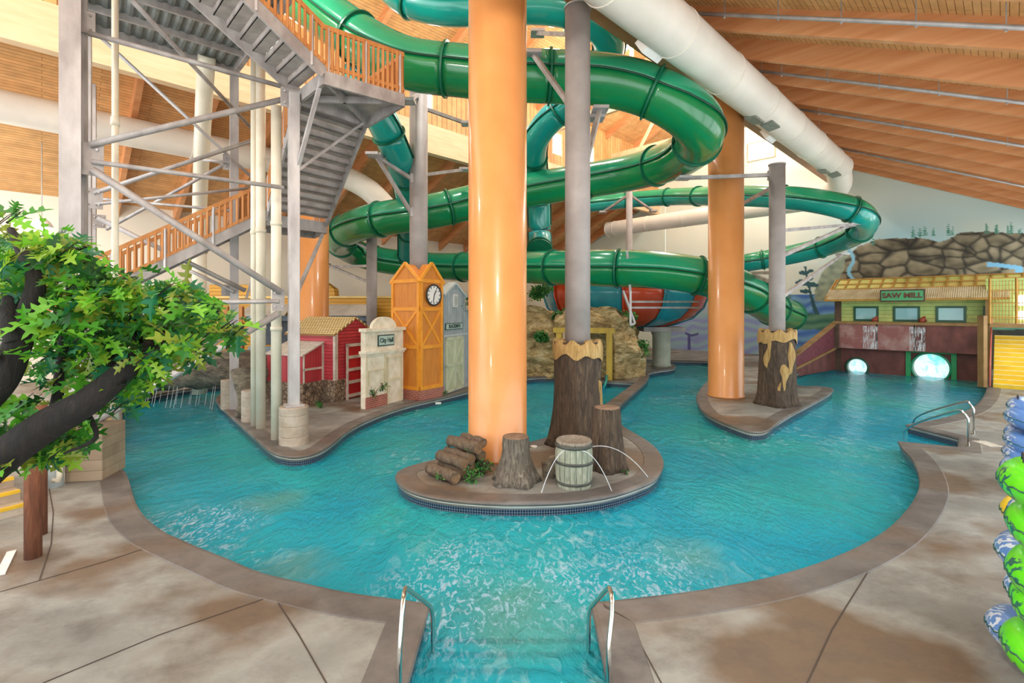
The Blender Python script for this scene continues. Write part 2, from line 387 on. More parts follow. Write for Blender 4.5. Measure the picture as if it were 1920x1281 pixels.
sk = lambda a, b: (a.y < 3.95 and b.y < 3.95) or (abs((a.x*US+a.y*UC)-35.8) < .12 and abs((b.x*US+b.y*UC)-35.8) < .12)
cop = [(.0, -.075), (-.035, -.055), (-.045, -.02), (-.03, .012), (.02, .024), (.40, .012), (.415, .001)]
m_line = M('white_caulk', '#e4e2dc', None, 3, .5)
for nm, L, s in (('trim_pool', POOL, 1), ('trim_island', ISL, -1)):
    kk = sk if nm == 'trim_pool' else None
    strip(L, s, cop, m_cope, nm, skip=kk)
    strip(L, s, [(.0, -.066), (-.006, -.072), (-.006, -.086), (.0, -.09)], m_line, nm+'_line', skip=kk)
    strip(L, s, [(.0, -.085), (.004, -.36)], m_tile, nm+'_tile', skip=kk)
    strip(L, s, [(.004, -.36), (.0, -1.25)], m_plaster, 'wall_'+nm[5:]+'_basin')
b = MB().add([UV(-12, -3, -1.25), UV(44, -3, -1.25), UV(44, 36, -1.25), UV(-12, 36, -1.25)], [(0, 1, 2, 3)])
struct('floor_basin', b, m_plaster)
wm = MB().add([(p.x, p.y, 0) for p in [UV(-12, -3), UV(44, -3), UV(44, 36), UV(-12, 36)]], [(0, 1, 2, 3)])
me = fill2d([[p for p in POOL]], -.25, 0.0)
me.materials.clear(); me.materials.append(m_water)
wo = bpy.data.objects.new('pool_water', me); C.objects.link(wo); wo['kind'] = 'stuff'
wo['label'] = 'rippling turquoise water of the winding indoor river'; wo['category'] = 'water'
# entry steps under water
for i, (y0, z) in enumerate(((4.6, -.45), (5.15, -.65), (5.7, -.85), (6.25, -1.05))):
    y1 = y0+.55; xl = -1.12; xr = 1.13
    o = struct('floor_step', MB().box((0, (3.9+y1)/2, z-.1), (2.3, y1-3.9, .2)), m_plaster)
    struct('trim_step', MB().box((0, y1-.03, z+.004), (2.26, .09, .014)), M('step_nosing_tile', '#0f2434', '#0c1d2a', 5, .4))
# deck joints
def joint(pts, name='trim_joint', wd=.022):
    b = MB(); q = [G(*p, 0.004) for p in pts]
    for a, c in zip(q, q[1:]): b.beam(a, c, wd*(.5+a.y*.03), .003)
    struct(name, b, M('joint_dark', '#4a4038', None, 3, .9))
for J in ([(0, 1110), (200, 1052), (285, 1024)], [(80, 1281), (300, 1190), (480, 1128), (513, 1117)], [(513, 1117), (560, 1190), (612, 1281)],
          [(1440, 700+1281/2.204)] and [(1513, 1281), (1560, 1180), (1636, 1058)], [(1240, 1281), (1175, 1160)], [(688, 1281), (742, 1160)],
          [(74, 1088), (96, 1020), (100, 960), (92, 915)], [(1440, 1122), (1531, 1100)],):
    joint(J)
# ================================================================ BUILDING SHELL
ULO, UHI, VLO, VHI = -10.0, 41.0, -2.2, 34.0
VA, VB, VR = 8.6, 22.8, 15.7          # girder lines and ridge
ZE, ZG, ZN, ZR = 8.55, 13.75, 17.3, 20.6
def slab(name, a, b, u0, u1, mat, th=.12):
    """roof slab between (v,z) points a and b, from u0 to u1"""
    q = [UV(u0, a[0], a[1]), UV(u1, a[0], a[1]), UV(u1, b[0], b[1]), UV(u0, b[0], b[1])]
    return struct(name, MB().hexa(q, [p+Vector((0, 0, th)) for p in q]), mat)
RD = .75
slab('ceiling_right', (VLO, ZE+RD), (VA, ZG+RD), ULO, UHI, m_wood)
slab('ceiling_left', (VB, ZG+RD), (VHI, ZE+RD), ULO, UHI, m_wood)
slab('ceiling_nave', (VA, ZN+.5), (VR, ZR+.5), ULO, UHI, m_wood)
slab('ceiling_nave', (VR, ZR+.5), (VB, ZN+.5), ULO, UHI, m_wood)
def vbeam(a, b, u, wd, dep, mat, name='ceiling_beam'):
    q = [UV(u-wd/2, *a), UV(u+wd/2, *a), UV(u+wd/2, *b), UV(u-wd/2, *b)]
    return struct(name, MB().hexa(q, [p+Vector((0, 0, dep)) for p in q]), mat)
m_beamv = M('glulam_rafter', '#e0a270', '#cd8752', .9, .5, stretch=(.5, .5, 6), bmp=.1, lo=.3, hi=.7)
u = 5.4
while u < UHI:
    vbeam((VLO, ZE), (VA, ZG), u, .22, RD, m_beamv); u += 2.68
u = 2.9
while u < UHI:
    vbeam((VB, ZG), (VHI, ZE), u, .22, RD, m_beamv); u += 2.68
u = 4.0
while u < UHI:
    vbeam((VA, ZN), (VR, ZR), u, .25, .5, m_beamv); vbeam((VR, ZR), (VB, ZN), u, .25, .5, m_beamv); u += 4.1
struct('ceiling_ridge', MB().beam(UV(ULO, VR, ZR+.1), UV(UHI, VR, ZR+.1), .3, .8), m_beamv)
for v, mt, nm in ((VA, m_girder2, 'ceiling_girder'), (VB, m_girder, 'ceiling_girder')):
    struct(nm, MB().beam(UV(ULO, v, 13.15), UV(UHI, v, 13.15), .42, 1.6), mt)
# clerestory walls with daylit windows
m_winlit = M('daylit_glass', '#f4fbff', '#f4fbff', 1, .3, emit=5.0)
m_wframe = M('window_frame', '#d8c4a0', None, 3, .5)
def clere(v, inner, name, usl):
    us = [ULO]+[x for c in usl for x in (c-.55, c+.55)]+[UHI]
    b = MB()
    for i in range(0, len(us), 2): b.beam(UV(us[i], v, (14+ZN+.6)/2), UV(us[i+1], v, (14+ZN+.6)/2), .16, ZN+.6-14)
    for c in usl:
        b.beam(UV(c-.55, v, (14+14.7)/2), UV(c+.55, v, (14+14.7)/2), .16, .7); b.beam(UV(c-.55, v, (16.3+ZN+.6)/2), UV(c+.55, v, (16.3+ZN+.6)/2), .16, ZN+.6-16.3)
    struct(name, b, m_siding)
    for k, c in enumerate(usl):
        o = struct('window_%d' % (k+1), MB().beam(UV(c-.5, v, 15.5), UV(c+.5, v, 15.5), .04, 1.5), m_winlit)
        f = MB()
        for dz in (14.73, 16.27): f.beam(UV(c-.55, v, dz), UV(c+.55, v, dz), .2, .08)
        for du in (-.52, .52): f.beam(UV(c+du, v, 14.7), UV(c+du, v, 16.3), .08, .2)
        obj('window_frame', f, m_wframe, o)
usl = [-.5, 3.5, 7.4, 11.3, 15.3, 18.9, 22.7, 26.6, 30.5, 34.4]
clere(VB, -1, 'wall_clerestory_left', usl); clere(VA, 1, 'wall_clerestory_right', usl)
# outer walls (unseen right and rear opened up for sky light: piers, sill, header)
struct('wall_left', MB().beam(UV(ULO, VHI, 5), UV(UHI, VHI, 5), .2, 10), m_cream)
b = MB(); b.beam(UV(ULO, VLO, .4), UV(UHI, VLO, .4), .2, .8); b.beam(UV(ULO, VLO, 9.0), UV(UHI, VLO, 9.0), .2, 1.6)
u = ULO
while u <= UHI: b.beam(UV(u, VLO, 0), UV(u, VLO, 9.3), .5, .3); u += 5.1
struct('wall_right', b, m_cream)
# unseen rear wall, openings added to let sky light in
b = MB(); b.beam(UV(ULO, VLO, .3), UV(ULO, VHI, .3), .2, .6); b.beam(UV(ULO, VLO, 9.3), UV(ULO, VHI, 9.3), .2, 1.2)
v = VLO
while v <= VHI: b.beam(UV(ULO, v, 0), UV(ULO, v, 9.3), .5, .3); v += 6.0
struct('wall_rear', b, m_cream)
# gable wall with the painted mural (paint is the wall's own colour)
MU = UHI
def hills(px, py, N):
    """mural paint as a function of where on the wall (photo pixel used as wall chart)"""
    cream = np.array(srgb('#e6efe2')); skyb = np.array(srgb('#9cc8d2')); haze = np.array(srgb('#cfe0cf'))
    col = np.ones((len(px), 3))*cream
    t = np.clip((px-1480)/200, 0, 1)*np.clip((py-330)/110, 0, 1)
    col = col*(1-t[:, None]*.9)+skyb*(t[:, None]*.9)
    warm = np.exp(-((px-1850)/90)**2-((py-430)/25)**2)[:, None]*.5
    col = col*(1-warm)+np.array(srgb('#d9d6bd'))*warm
    # lower sky / lilac water on the far left
    low = np.clip((py-555)/20, 0, 1)[:, None]
    wave = .5+.5*np.sin(px*.05+py*.35+3*N[:, 0])
    lake = np.array(srgb('#4a78c4'))*(1-wave[:, None]*.6)+np.array(srgb('#8fc7dc'))*wave[:, None]*.6
    m = ((py > 552) & (px > 1470)).astype(float)[:, None]
    col = col*(1-m)+lake*m
    lil = np.clip((py-560)/30, 0, 1)*np.clip((1480-px)/60, 0, 1)
    lc = np.array(srgb('#8f9fd6'))*(1-wave[:, None]*.5)+np.array(srgb('#a8e0c8'))*wave[:, None]*.5
    col = col*(1-lil[:, None])+lc*lil[:, None]
    # rock mass
    top = np.interp(px, [1580, 1610, 1650, 1690, 1720, 1760, 1800, 1850, 1920, 2100], [490, 462, 450, 446, 442, 452, 438, 434, 437, 430])+6*N[:, 1]
    rock = (py > top) & (px > 1590-18*np.clip((py-470)/60, 0, 1)+14*N[:, 0])
    # big faceted boulders: jittered cell distances
    rnd = np.random.RandomState(4); pts = np.stack([rnd.uniform(1560, 2000, 90), rnd.uniform(425, 570, 90)], 1)
    qx = px+9*N[:, 0]; qy = py+6*N[:, 1]
    D = np.sqrt(((qx[:, None]-pts[:, 0])/1.35)**2+((qy[:, None]-pts[:, 1])*1.25)**2); ds = np.sort(D, 1); idx = D.argmin(1)
    edge = np.clip((ds[:, 1]-ds[:, 0])/7, 0, 1)
    lightr = np.array(srgb('#a39a80')); darkr = np.array(srgb('#57503f')); line = np.array(srgb('#2f2f2b'))
    k = np.clip(.55-(qy-pts[idx, 1])/34+.45*N[:, 2]+(rnd.uniform(-.2, .2, 90))[idx], 0, 1)
    rc = darkr*(1-k[:, None])+lightr*k[:, None]
    rc = rc*edge[:, None]+line*(1-edge[:, None])
    col[rock] = rc[rock]
    # streaked left bluff and waterfall
    bl = (py > np.interp(px, [1520, 1545, 1580, 1610], [560, 505, 470, 480])+5*N[:, 1]) & (px > 1528) & (px < 1606) & (py < 566)
    bc = np.array(srgb('#6f8579'))*(1-np.clip(.5+.6*N[:, 2], 0, 1)[:, None])+np.array(srgb('#b3bfa4'))*np.clip(.5+.6*N[:, 2], 0, 1)[:, None]
    col[bl & ~rock] = bc[bl & ~rock]
    wf = np.abs(px-(1594+6*np.sin(py*.12)+(py-480)*.12)) < 4+3*N[:, 0]
    wf &= (py > 466) & (py < 530)
    col[wf] = np.array(srgb('#8cc9e2'))
    wf2 = ((np.abs(py-499-3*np.sin(px*.05)) < 4) & (px > 1852) & (px < 1915)) | ((np.abs(px-1910) < 7) & (py > 499) & (py < 522))
    col[wf2] = np.array(srgb('#7fbde0'))
    # pines on the crest
    for cx in (1637, 1712, 1725, 1734, 1750, 1778, 1786, 1850, 1868, 1890, 1896, 1912):
        h = 16+(cx*7 % 9); base = np.interp(cx, [1580, 1650, 1720, 1800, 1920], [490, 450, 442, 438, 437])
        tr = (np.abs(px-cx) < (py-(base-h))*.26*(.55+.45*np.sin(py*1.6))) & (py > base-h) & (py < base+2)
        col[tr] = np.array(srgb('#4d8f7c'))
    # leaning tree on a grassy point
    tx = 1532-np.clip((587-py)/85, 0, 1)**.7*22
    tr = (np.abs(px-tx-0) < 2.2+2.5*np.clip((py-545)/40, 0, 1)) & (py > 500) & (py < 590)
    for ax, ay, rx, ry in ((1508, 512, 10, 4), (1520, 508, 6, 3), (1504, 530, 13, 6), (1522, 534, 12, 5), (1509, 546, 9, 4), (1516, 522, 8, 4)):
        tr |= (((px-ax)/rx)**2+((py-ay)/ry)**2+.6*N[:, 2] < 1)
    gp = (py > 588+5*N[:, 1]-.1*np.abs(px-1545)*0) & (py < 618+4*N[:, 0]) & (px > 1497+8*N[:, 1])
    col[gp] = (np.array(srgb('#3f7262'))*(1-wave[:, None]*.5)+np.array(srgb('#7fae8c'))*wave[:, None]*.5)[gp]
    col[tr] = np.array(srgb('#35606a'))
    # fainter painted canoe dock at the far left
    dk = ((np.abs(py-627-2*np.sin((px-1290)*.2)) < 2.2) & (px > 1284) & (px < 1310)) | ((np.abs(px-1292) < 2) & (py > 627) & (py < 665))
    col[dk] = np.array(srgb('#5a5fa0'))
    return col
def make_gable():
    dv = .065; dz = .06
    vsn = np.arange(VLO, 22.0, dv); zs = np.arange(0, 13.2, dz); nv, nz = len(vsn), len(zs)
    VV, ZZ = np.meshgrid(vsn, zs, indexing='ij')
    X = US*MU-UC*VV; Y = UC*MU+US*VV
    px = 960+F*X/Y; py = HY-(ZZ-CZ)*F/Y
    flat = np.stack([X.ravel(), Y.ravel(), ZZ.ravel()], 1)
    N = np.array([(noise.noise(Vector((a*.9, c*.9, 1))), noise.noise(Vector((a*.9, c*.9, 9))), noise.noise(Vector((a*2.4, c*3.2, 20)))) for a, c in zip(VV.ravel(), ZZ.ravel())])
    cols = hills(px.ravel(), py.ravel(), N)
    i = np.arange(nv-1)[:, None]*nz+np.arange(nz-1)[None, :]
    faces = np.stack([i, i+1, i+nz+1, i+nz], -1).reshape(-1, 4)
    me = bpy.data.meshes.new('wall_far'); me.from_pydata(flat.tolist(), [], faces.tolist()); me.update()
    ca = me.color_attributes.new('paint', 'FLOAT_COLOR', 'POINT')
    ca.data.foreach_set('color', np.concatenate([cols, np.ones((len(cols), 1))], 1).ravel().astype(np.float32))
    m, nt, bs = new_mat('mural_paint'); a = nt.nodes.new('ShaderNodeVertexColor'); a.layer_name = 'paint'
    nt.links.new(a.outputs[0], bs.inputs['Base Color']); bs.inputs['Roughness'].default_value = .85
    me.materials.append(m); o = bpy.data.objects.new('wall_far', me); C.objects.link(o); o['kind'] = 'structure'
make_gable()
m_cream2 = M('gable_plaster', '#e6efe2', '#e0eadc', .4, .8)
b = MB()
q = [(22.0, 0), (VHI, 0), (VHI, 9.4), (VB, 14.6), (22.0, 14.6)]
b.prism([UV(MU, *p) for p in q], UV(.2, 0)); struct('wall_far_side', b, m_cream2)
b = MB()
struct('wall_far_upper', b.prism([UV(MU+.01, *p) for p in [(VLO, 13.1), (22.05, 13.1), (22.05, 14.6), (VB, 14.6), (VB, ZN+.5), (VR, ZR+.5), (VA, ZN+.5), (VA, ZG+.7)]], UV(.2, 0)), m_cream2)
a = onU(1427, 282, MU-.05)
o = struct('window_11', MB().beam(a+UV(0, .95), a-UV(0, .95), .06, 1.35), m_winlit)
f = MB(); 
for dz in (-.7, .7): f.beam(a+UV(-.02, 1.02, dz), a+UV(-.02, -1.02, dz), .1, .08)
for dv in (-1, 1): f.beam(a+UV(-.02, dv, -.7), a+UV(-.02, dv, .7), .1, .08)
obj('window_frame', f, m_wframe, o)
# ---------------------------------------------------------------- orange columns
for (c, r, ztop, lab) in ((P(933, 580, 11.95), .72, 17.4, 'huge smooth orange column rising from the centre island beside the log pile'),
                     (P(1361, 580, 20.1), .69, 12.36, 'tall orange column on the right peninsula beside the peeled-bark stump post'),
                     (UV(9.2, 22.9), .68, 12.36, 'tall orange column behind the red shed and stair tower')):
    n = 12.36 if r == .72 else ztop
    solo('round_column', lab, 'column', MB().lathe((c.x, c.y, 0), [(r+.03, 0), (r+.03, .06), (r, .1), (r, n)], 48), m_orange, smooth=True, origin=(c.x, c.y, 0))
# ---------------------------------------------------------------- roof trusses in the nave
m_truss = M('truss_timber', '#efd9b4', '#e2c596', 1.5, .5)
for u in (25.2, 33.5):
    t = thing('roof_truss', 'pale timber roof truss spanning the nave, %s' % ('nearer one above the tube bend' if u < 30 else 'farther one near the gable wall'), 'roof truss', UV(u, VR, ZN-.5))
    obj('bottom_chord', MB().beam(UV(u, VA, ZN-1.3), UV(u, VB, ZN-1.3), .25, .55), m_truss, t)
    for dv in (-4.5, 0, 4.5): obj('web_member', MB().beam(UV(u, VR+dv, ZN-1.2), UV(u, VR+dv*.55, ZR-.3-abs(dv)*.25), .15, .2), m_truss, t)
# ---------------------------------------------------------------- ducts
def duct(path, r, name, lab, step=3.0, reg=()):
    path = crom(path, 10); path = resample(path, .35)
    t = thing(name, lab, 'air duct', path[0])
    n = len(path); k = max(1, round(step/.35)); i = 0
    while i < n-1:
        j = min(n-1, i+k); obj('duct_section', MB().tube(path[i:j+1], r, 32, False), m_duct, t, True)
        d = (path[j]-path[j-1]).normalized()
        obj('duct_seam', MB().cyl(path[j]-d*.03, path[j]+d*.03, r+.025, n=32), m_duct, t); i = j
    return t
m_grille = M('grille_grey', '#8b9184', '#767c70', 8, .5); m_white = M('white_enamel', '#f7f4ee', None, 2, .4)
def duct_line(v, z, u0, u1, n=6): return [UV(u0+(u1-u0)*i/n, v, z) for i in range(n+1)]
VD, ZD = 6.9, 11.8
t = duct(duct_line(VD, ZD, 3, 33.0), .71, 'air_duct', 'big white round air duct running along under the right roof slope', 3.4)
obj('duct_end', MB().lathe((0, 0, 0), [(.71, 0), (.66, .15), (.4, .28), (.02, .33)], 28).__class__().sphere(UV(33.0, VD, ZD), .7, 28, 14), m_duct, t, True)
def register(px, py, u, mat, side, sz=(.9, .45), parent=None):
    # a register standing off the duct's lower left or lower right flank
    ang = math.radians(side); c = UV(u, VD+math.sin(ang)*.74, ZD-math.cos(ang)*.74)
    d = UV(0, math.sin(ang), 0)+Vector((0, 0, -math.cos(ang)))
    obj('register', MB().beam(c-UV(sz[0]/2, 0, 0), c+UV(sz[0]/2, 0, 0), .3 if mat is m_white else .08, sz[1], up=UV(0, math.cos(ang), 0)+Vector((0, 0, math.sin(ang)))), mat, parent)
for (u, mt, sd) in ((13.1, m_white, 58), (20.2, m_grille, 10), (21.3, m_grille, -8), (23.4, m_white, 58), (30.4, m_grille, 12), (31.6, m_grille, -10)): register(0, 0, u, mt, sd, parent=t)
for u in (8, 12.2, 16.4, 20.6, 24.8, 29): obj('hanger_wire', MB().cyl(UV(u, VD, ZD+.7), UV(u, VD, ZG+RD-.48*1.7), .012, n=6), m_galv, t)
duct([UV(32.9, VD, ZD-.1), UV(34.2, VD+.2, ZD-.8), UV(35.4, VD+1.2, ZD-1.15), UV(35.6, 9.5, ZD-1.2), UV(35.6, 14, ZD-1.2), UV(35.6, 20, ZD-1.2), UV(35.6, 24.5, ZD-1.2)], .62, 'air_duct', 'white cross duct running along the far gable wall under the roof', 3)
t = duct(duct_line(26.5, 11.25, -9, 11.0)+[UV(12.4, 26.3, 11.1), UV(13.5, 25.6, 10.4), UV(14.2, 24.8, 9.3)], .62, 'air_duct', 'pale round duct across the left roof, elbow turning down behind the stairs', 3.4)
obj('duct_grille', MB().cyl(UV(14.2, 24.8, 9.3), UV(14.3, 24.7, 9.15), .5, n=20), m_grille, t)
# sprinkler pipes in the right roof bays
for i, (u, lab) in enumerate(((14.9, 'highest grey sprinkler pipe under the right roof, nearest the top edge'), (20.2, 'grey sprinkler pipe crossing the right roof above the duct end'), (25.4, 'thin grey sprinkler pipe crossing the darker part of right roof'), (33.4, 'farthest sprinkler pipe low on the right roof near the mural'))):
    t = thing('sprinkler_pipe', lab, 'pipe', UV(u, 0, ZG-4))
    a, b2 = UV(u, VLO, ZE+.05), UV(u, VA-.3, ZG-.1)
    obj('pipe_run', MB().cyl(a, b2, .055, n=10), m_galv, t, True)
    for k in range(7):
        p = a.lerp(b2, (k+.5)/7); obj('pipe_hanger', MB().cyl(p, p+Vector((0, 0, .7)), .015, n=6).add([], []), m_galv, t)
        obj('sprinkler_head', MB().cyl(p-Vector((0, 0, .1)), p, .03, n=8), m_galv, t)
# far-left lamp, plus fill lamps added to light the hall
m_lampb = M('lamp_glow', '#fff6e0', None, 1, .4, emit=14)
BAY_L = ['high-bay lamp above the front of the pool, nearest the river entry', 'high-bay lamp behind the viewer over the front deck', 'high nave lamp just above the stair tower top', 'rearmost nave lamp behind the viewer', 'nave lamp above the teal slide arc', 'lamp over the left rear deck behind the viewer', 'glaring lamp low at far left above the oak leaves', 'nave lamp beyond the tube bend, left of the first truss', 'nave lamp between the two roof trusses', 'nave lamp before the first roof truss', 'nave lamp near the right girder beside the first truss', 'farthest nave lamp near the gable window']
for i, ((u, v, z), wt) in enumerate(zip(BAYS, BAY_W)):
    zt = ZR if VA < v < VB else (ZG+RD-.48*(VA-v) if v < VA else ZG+RD-.48*(v-VB))
    t = thing('high_bay_lamp', BAY_L[i], 'lamp', UV(u, v, z), 'high-bay lamps under the roof')
    p = UV(u, v, z)
    obj('reflector', MB().lathe(p+Vector((0, 0, .08)), [(.42, 0), (.3, .25), (.12, .42)], 24), m_white, t, True)
    obj('cord', MB().cyl(p+Vector((0, 0, .5)), Vector((p.x, p.y, zt)), .02, n=6), m_galv, t)
    obj('bulb', MB().sphere(p+Vector((0, 0, .1)), .17, 16, 10), m_lampb, t, True)
    ld = bpy.data.lights.new('lamp_light', 'POINT'); ld.energy = wt; ld.shadow_soft_size = .35; ld.color = (1, .97, .92)
    lo = bpy.data.objects.new('lamp_light', ld); C.objects.link(lo); lo.parent = t; lo.location = (0, 0, -.15)
# ================================================================ TUBE SLIDES
def halftube(path, r, upper, n=14, th=0):
    mb = MB(); vs = []; k = len(path)
    for i, p in enumerate(path):
        d = (path[min(i+1, k-1)]-path[max(i-1, 0)]).normalized()
        sd = d.cross(Vector((0, 0, 1))).normalized(); up = sd.cross(d).normalized()
        for j in range(n+1):
            t = math.pi*j/n; vs.append(p+(sd*math.cos(t)+up*math.sin(t)*(1 if upper else -1))*r)
    return mb.add(vs, [(i*(n+1)+j, i*(n+1)+j+1, (i+1)*(n+1)+j+1, (i+1)*(n+1)+j) for i in range(k-1) for j in range(n)])
def solidify(o, t):
    s = o.modifiers.new('thickness', 'SOLIDIFY'); s.thickness = t; s.offset = -1
def slide(pts, r, name, lab, lo, up, step=3.1, inner=None):
    path = resample(crom([P(*p) for p in pts], 10), .22)
    t = thing(name, lab, 'water slide', path[0]); n = len(path); k = max(1, round(step/.22)); i = 0
    while i < n-1:
        j = min(n-1, i+k); seg = path[max(0, i-0):j+1]
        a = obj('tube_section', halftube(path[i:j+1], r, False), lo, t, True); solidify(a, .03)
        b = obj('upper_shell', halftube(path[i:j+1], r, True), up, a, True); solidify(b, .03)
        d = (path[j]-path[j-1]).normalized()
        fl = MB()
        fl.cyl(path[j]-d*.035, path[j]+d*.035, r+.075, n=40)
        obj('flange', fl, m_flange, t); i = j
    for sgn in (1, -1):
        q = []
        for i, p in enumerate(path):
            d = (path[min(i+1, n-1)]-path[max(i-1, 0)]).normalized(); sd = d.cross(Vector((0, 0, 1))).normalized(); q.append(p+sd*sgn*(r+.025))
        obj('side_seam', MB().tube(q, .035, 6), m_seam, t)
    return t, path
AP = [(545,-20,17.6),(620,35,17.2),(700,90,16.7),(770,121,16.5),(860,133,16.4),(950,141,16.3),(1050,145,16.3),(1130,150,16.3),(1205,167,16.2),(1268,196,16.1),(1308,232,16.5),(1306,268,18),(1262,300,20.3),(1190,322,22.4),(1110,337,23.5),(1000,355,24),(900,376,24),(800,398,23.6),(715,411,23.8),(660,427,25.5),(637,448,28.3),(660,471,31.3),(715,488,32),(800,498,31),(870,501,29),(950,501,26.5),(1050,502,23.8),(1150,503,22),(1250,508,21.6),(1330,522,21.6),(1385,540,22.2),(1422,562,23.5),(1450,580,25.5),(1480,592,28)]
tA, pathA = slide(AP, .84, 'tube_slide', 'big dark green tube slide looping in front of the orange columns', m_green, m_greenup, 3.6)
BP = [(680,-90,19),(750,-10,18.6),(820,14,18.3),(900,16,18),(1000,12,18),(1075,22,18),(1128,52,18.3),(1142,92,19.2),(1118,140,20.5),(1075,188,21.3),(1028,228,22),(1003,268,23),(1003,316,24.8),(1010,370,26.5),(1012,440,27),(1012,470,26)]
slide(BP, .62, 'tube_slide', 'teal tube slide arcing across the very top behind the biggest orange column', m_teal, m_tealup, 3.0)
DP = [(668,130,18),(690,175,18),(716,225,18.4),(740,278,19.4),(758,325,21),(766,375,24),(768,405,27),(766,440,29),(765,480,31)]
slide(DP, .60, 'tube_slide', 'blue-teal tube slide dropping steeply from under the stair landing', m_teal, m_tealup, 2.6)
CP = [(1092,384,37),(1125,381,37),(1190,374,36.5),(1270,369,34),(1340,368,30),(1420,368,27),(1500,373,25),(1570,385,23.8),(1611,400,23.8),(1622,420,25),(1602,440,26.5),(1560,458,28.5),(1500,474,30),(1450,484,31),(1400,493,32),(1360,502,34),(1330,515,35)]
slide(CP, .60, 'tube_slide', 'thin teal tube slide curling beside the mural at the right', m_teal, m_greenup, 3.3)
# slide posts with bracket arms
def arm(t, p, q, w_=.12, name='bracket_arm'): obj(name, MB().beam(p, q, w_, w_*1.1), m_galvd, t)
def post(px, py, Z, r, ztop, lab, arms, zb=0.0, cap=True, mat=None):
    c = P(px, py, Z); t = thing('slide_post', lab, 'steel post', (c.x, c.y, zb))
    obj('pipe_column', MB().cyl((c.x, c.y, zb), (c.x, c.y, ztop), r, n=32), mat or m_post, t, True)
    obj('cap_plate', MB().cyl((c.x, c.y, ztop), (c.x, c.y, ztop+.04), r*1.08, n=32), m_galv, t)
    for a in arms:
        z0, q = a[0], P(*a[1]); z1 = a[2] if len(a) > 2 else None
        d = Vector((q.x-c.x, q.y-c.y, 0)).normalized()*r*.95
        s = Vector((c.x, c.y, z0))+d; arm(t, s, q)
        obj('gusset_plate', MB().beam(s-d*.2-Vector((0, 0, .18)), s-d*.2+Vector((0, 0, .18)), .3, .12), m_galv, t)
        obj('saddle_plate', MB().box(q, (.5, .5, .1)), m_galv, t)
    return c
# centre-island post
post(1083, 580, 12.9, .335, 11.6, 'tall grey pipe post rising out of the big bark stump', [(11.1, (1008, 62, 17.6)), (9.1, (1000, 102, 15.4)), (7.0, (1125, 205, 15.6)), (6.7, (1118, 222, 16))])
post(785, 580, 20.2, .375, 12.9, 'grey pipe post standing behind the orange clock tower', [(12.0, (876, 232, 21)), (9.0, (700, 290, 18.9)), (7.6, (705, 292, 19.0)), (9.3, (872, 318, 22.5)), (12.4, (765, 190, 17.5))])
post(1457, 580, 18.3, .28, 9.05, 'grey pipe post in the peeled-bark stump on the right peninsula', [(8.7, (1282, 334, 19.2)), (8.3, (1375, 392, 22.6)), (6.6, (1600, 421, 23.9)), (5.6, (1590, 424, 24.1)), (4.0, (1580, 477, 27.6)), (5.0, (1402, 512, 24)), (4.6, (1400, 512, 24))])
post(697, 580, 25.5, .27, 7.6, 'slim grey pipe post between the red shed and the yellow kiosk', [(5.9, (614, 500, 30)), (5.0, (610, 495, 30)), (6.8, (650, 445, 25.8))])
post(1180, 580, 31, .2, 11.3, 'slender grey post far back above the striped bowl', [(10.9, (1130, 398, 33)), (10.9, (1225, 396, 33))])
# ---- support frame below the tube beside the bowl
c = P(1166, 470, 21)
t = thing('support_trestle', 'thin steel frame hanging under the green tube beside the striped bowl', 'steel frame', P(1182, 610, 21.5))
for a, b in (((1182, 545, 21.5), (1182, 610, 21.5)), ((1168, 545, 21.4), (1190, 606, 21.6)), ((1183, 566, 21.5), (1310, 566, 25.5)), ((1183, 577, 21.5), (1310, 577, 25.5)), ((1182, 610, 21.5), (1190, 606, 21.6)), ((1176, 470, 21), (1182, 545, 21.5))):
    obj('frame_member', MB().beam(P(*a), P(*b), .09, .09), m_galv, t)
# ---- striped bowl slide
m_o = M('bowl_orange', '#d8502c', '#c8451f', 1, .25, coat=.4); m_b = M('bowl_blue', '#2b9fb0', '#2490a8', 1, .25, coat=.4); m_pink = M('bowl_red', '#c05a55', '#b04c48', 1, .3, coat=.3)
bc = P(1168, 580, 32.5)
t = thing('bowl_slide', 'striped orange and blue bowl slide on a fluted pedestal at the back', 'water slide', (bc.x, bc.y, 2.2))
prof = [(5.35, 5.4), (5.3, 4.4), (5.05, 3.7), (4.4, 3.05), (3.2, 2.6), (1.4, 2.35), (.4, 2.3)]
nseg = 14
for k in range(nseg):
    a0_, a1_ = 2*math.pi*k/nseg, 2*math.pi*(k+1)/nseg; vs = []; n = 6
    for r, z in prof:
        for i in range(n+1):
            a = a0_+(a1_-a0_)*i/n; vs.append((bc.x+r*math.cos(a), bc.y+r*math.sin(a), z))
    mb = MB().add(vs, [(j*(n+1)+i, j*(n+1)+i+1, (j+1)*(n+1)+i+1, (j+1)*(n+1)+i) for j in range(len(prof)-1) for i in range(n)])
    o = obj('bowl_panel', mb, m_b if k % 2 else m_o, t, True); solidify(o, .05)
    a = a0_; obj('panel_rib', MB().tube([(bc.x+(r+.03)*math.cos(a), bc.y+(r+.03)*math.sin(a), z) for r, z in prof], .06, 6), m_b if k % 2 else m_o, t, True)
obj('rim', MB().torus((bc.x, bc.y, 5.42), 5.38, .09, n=80, m=8), m_green, t, True)
pc = P(1240, 580, 30.6)
obj('pedestal', MB().lathe((pc.x, pc.y, 0), [(.62, 0), (.56, .2)]+[(.56-.02*(i % 2), .2+.1*i) for i in range(1, 18)]+[(.62, 2.1), (.62, 2.25)], 36), M('fluted_concrete', '#b9bfae', '#a7ad9c', 2, .7), t, True)
obj('pedestal_cap', MB().box((pc.x, pc.y, 2.35), (2.6, 1.4, .28)), m_galvd, t)
# red and teal flume tube behind the rocks

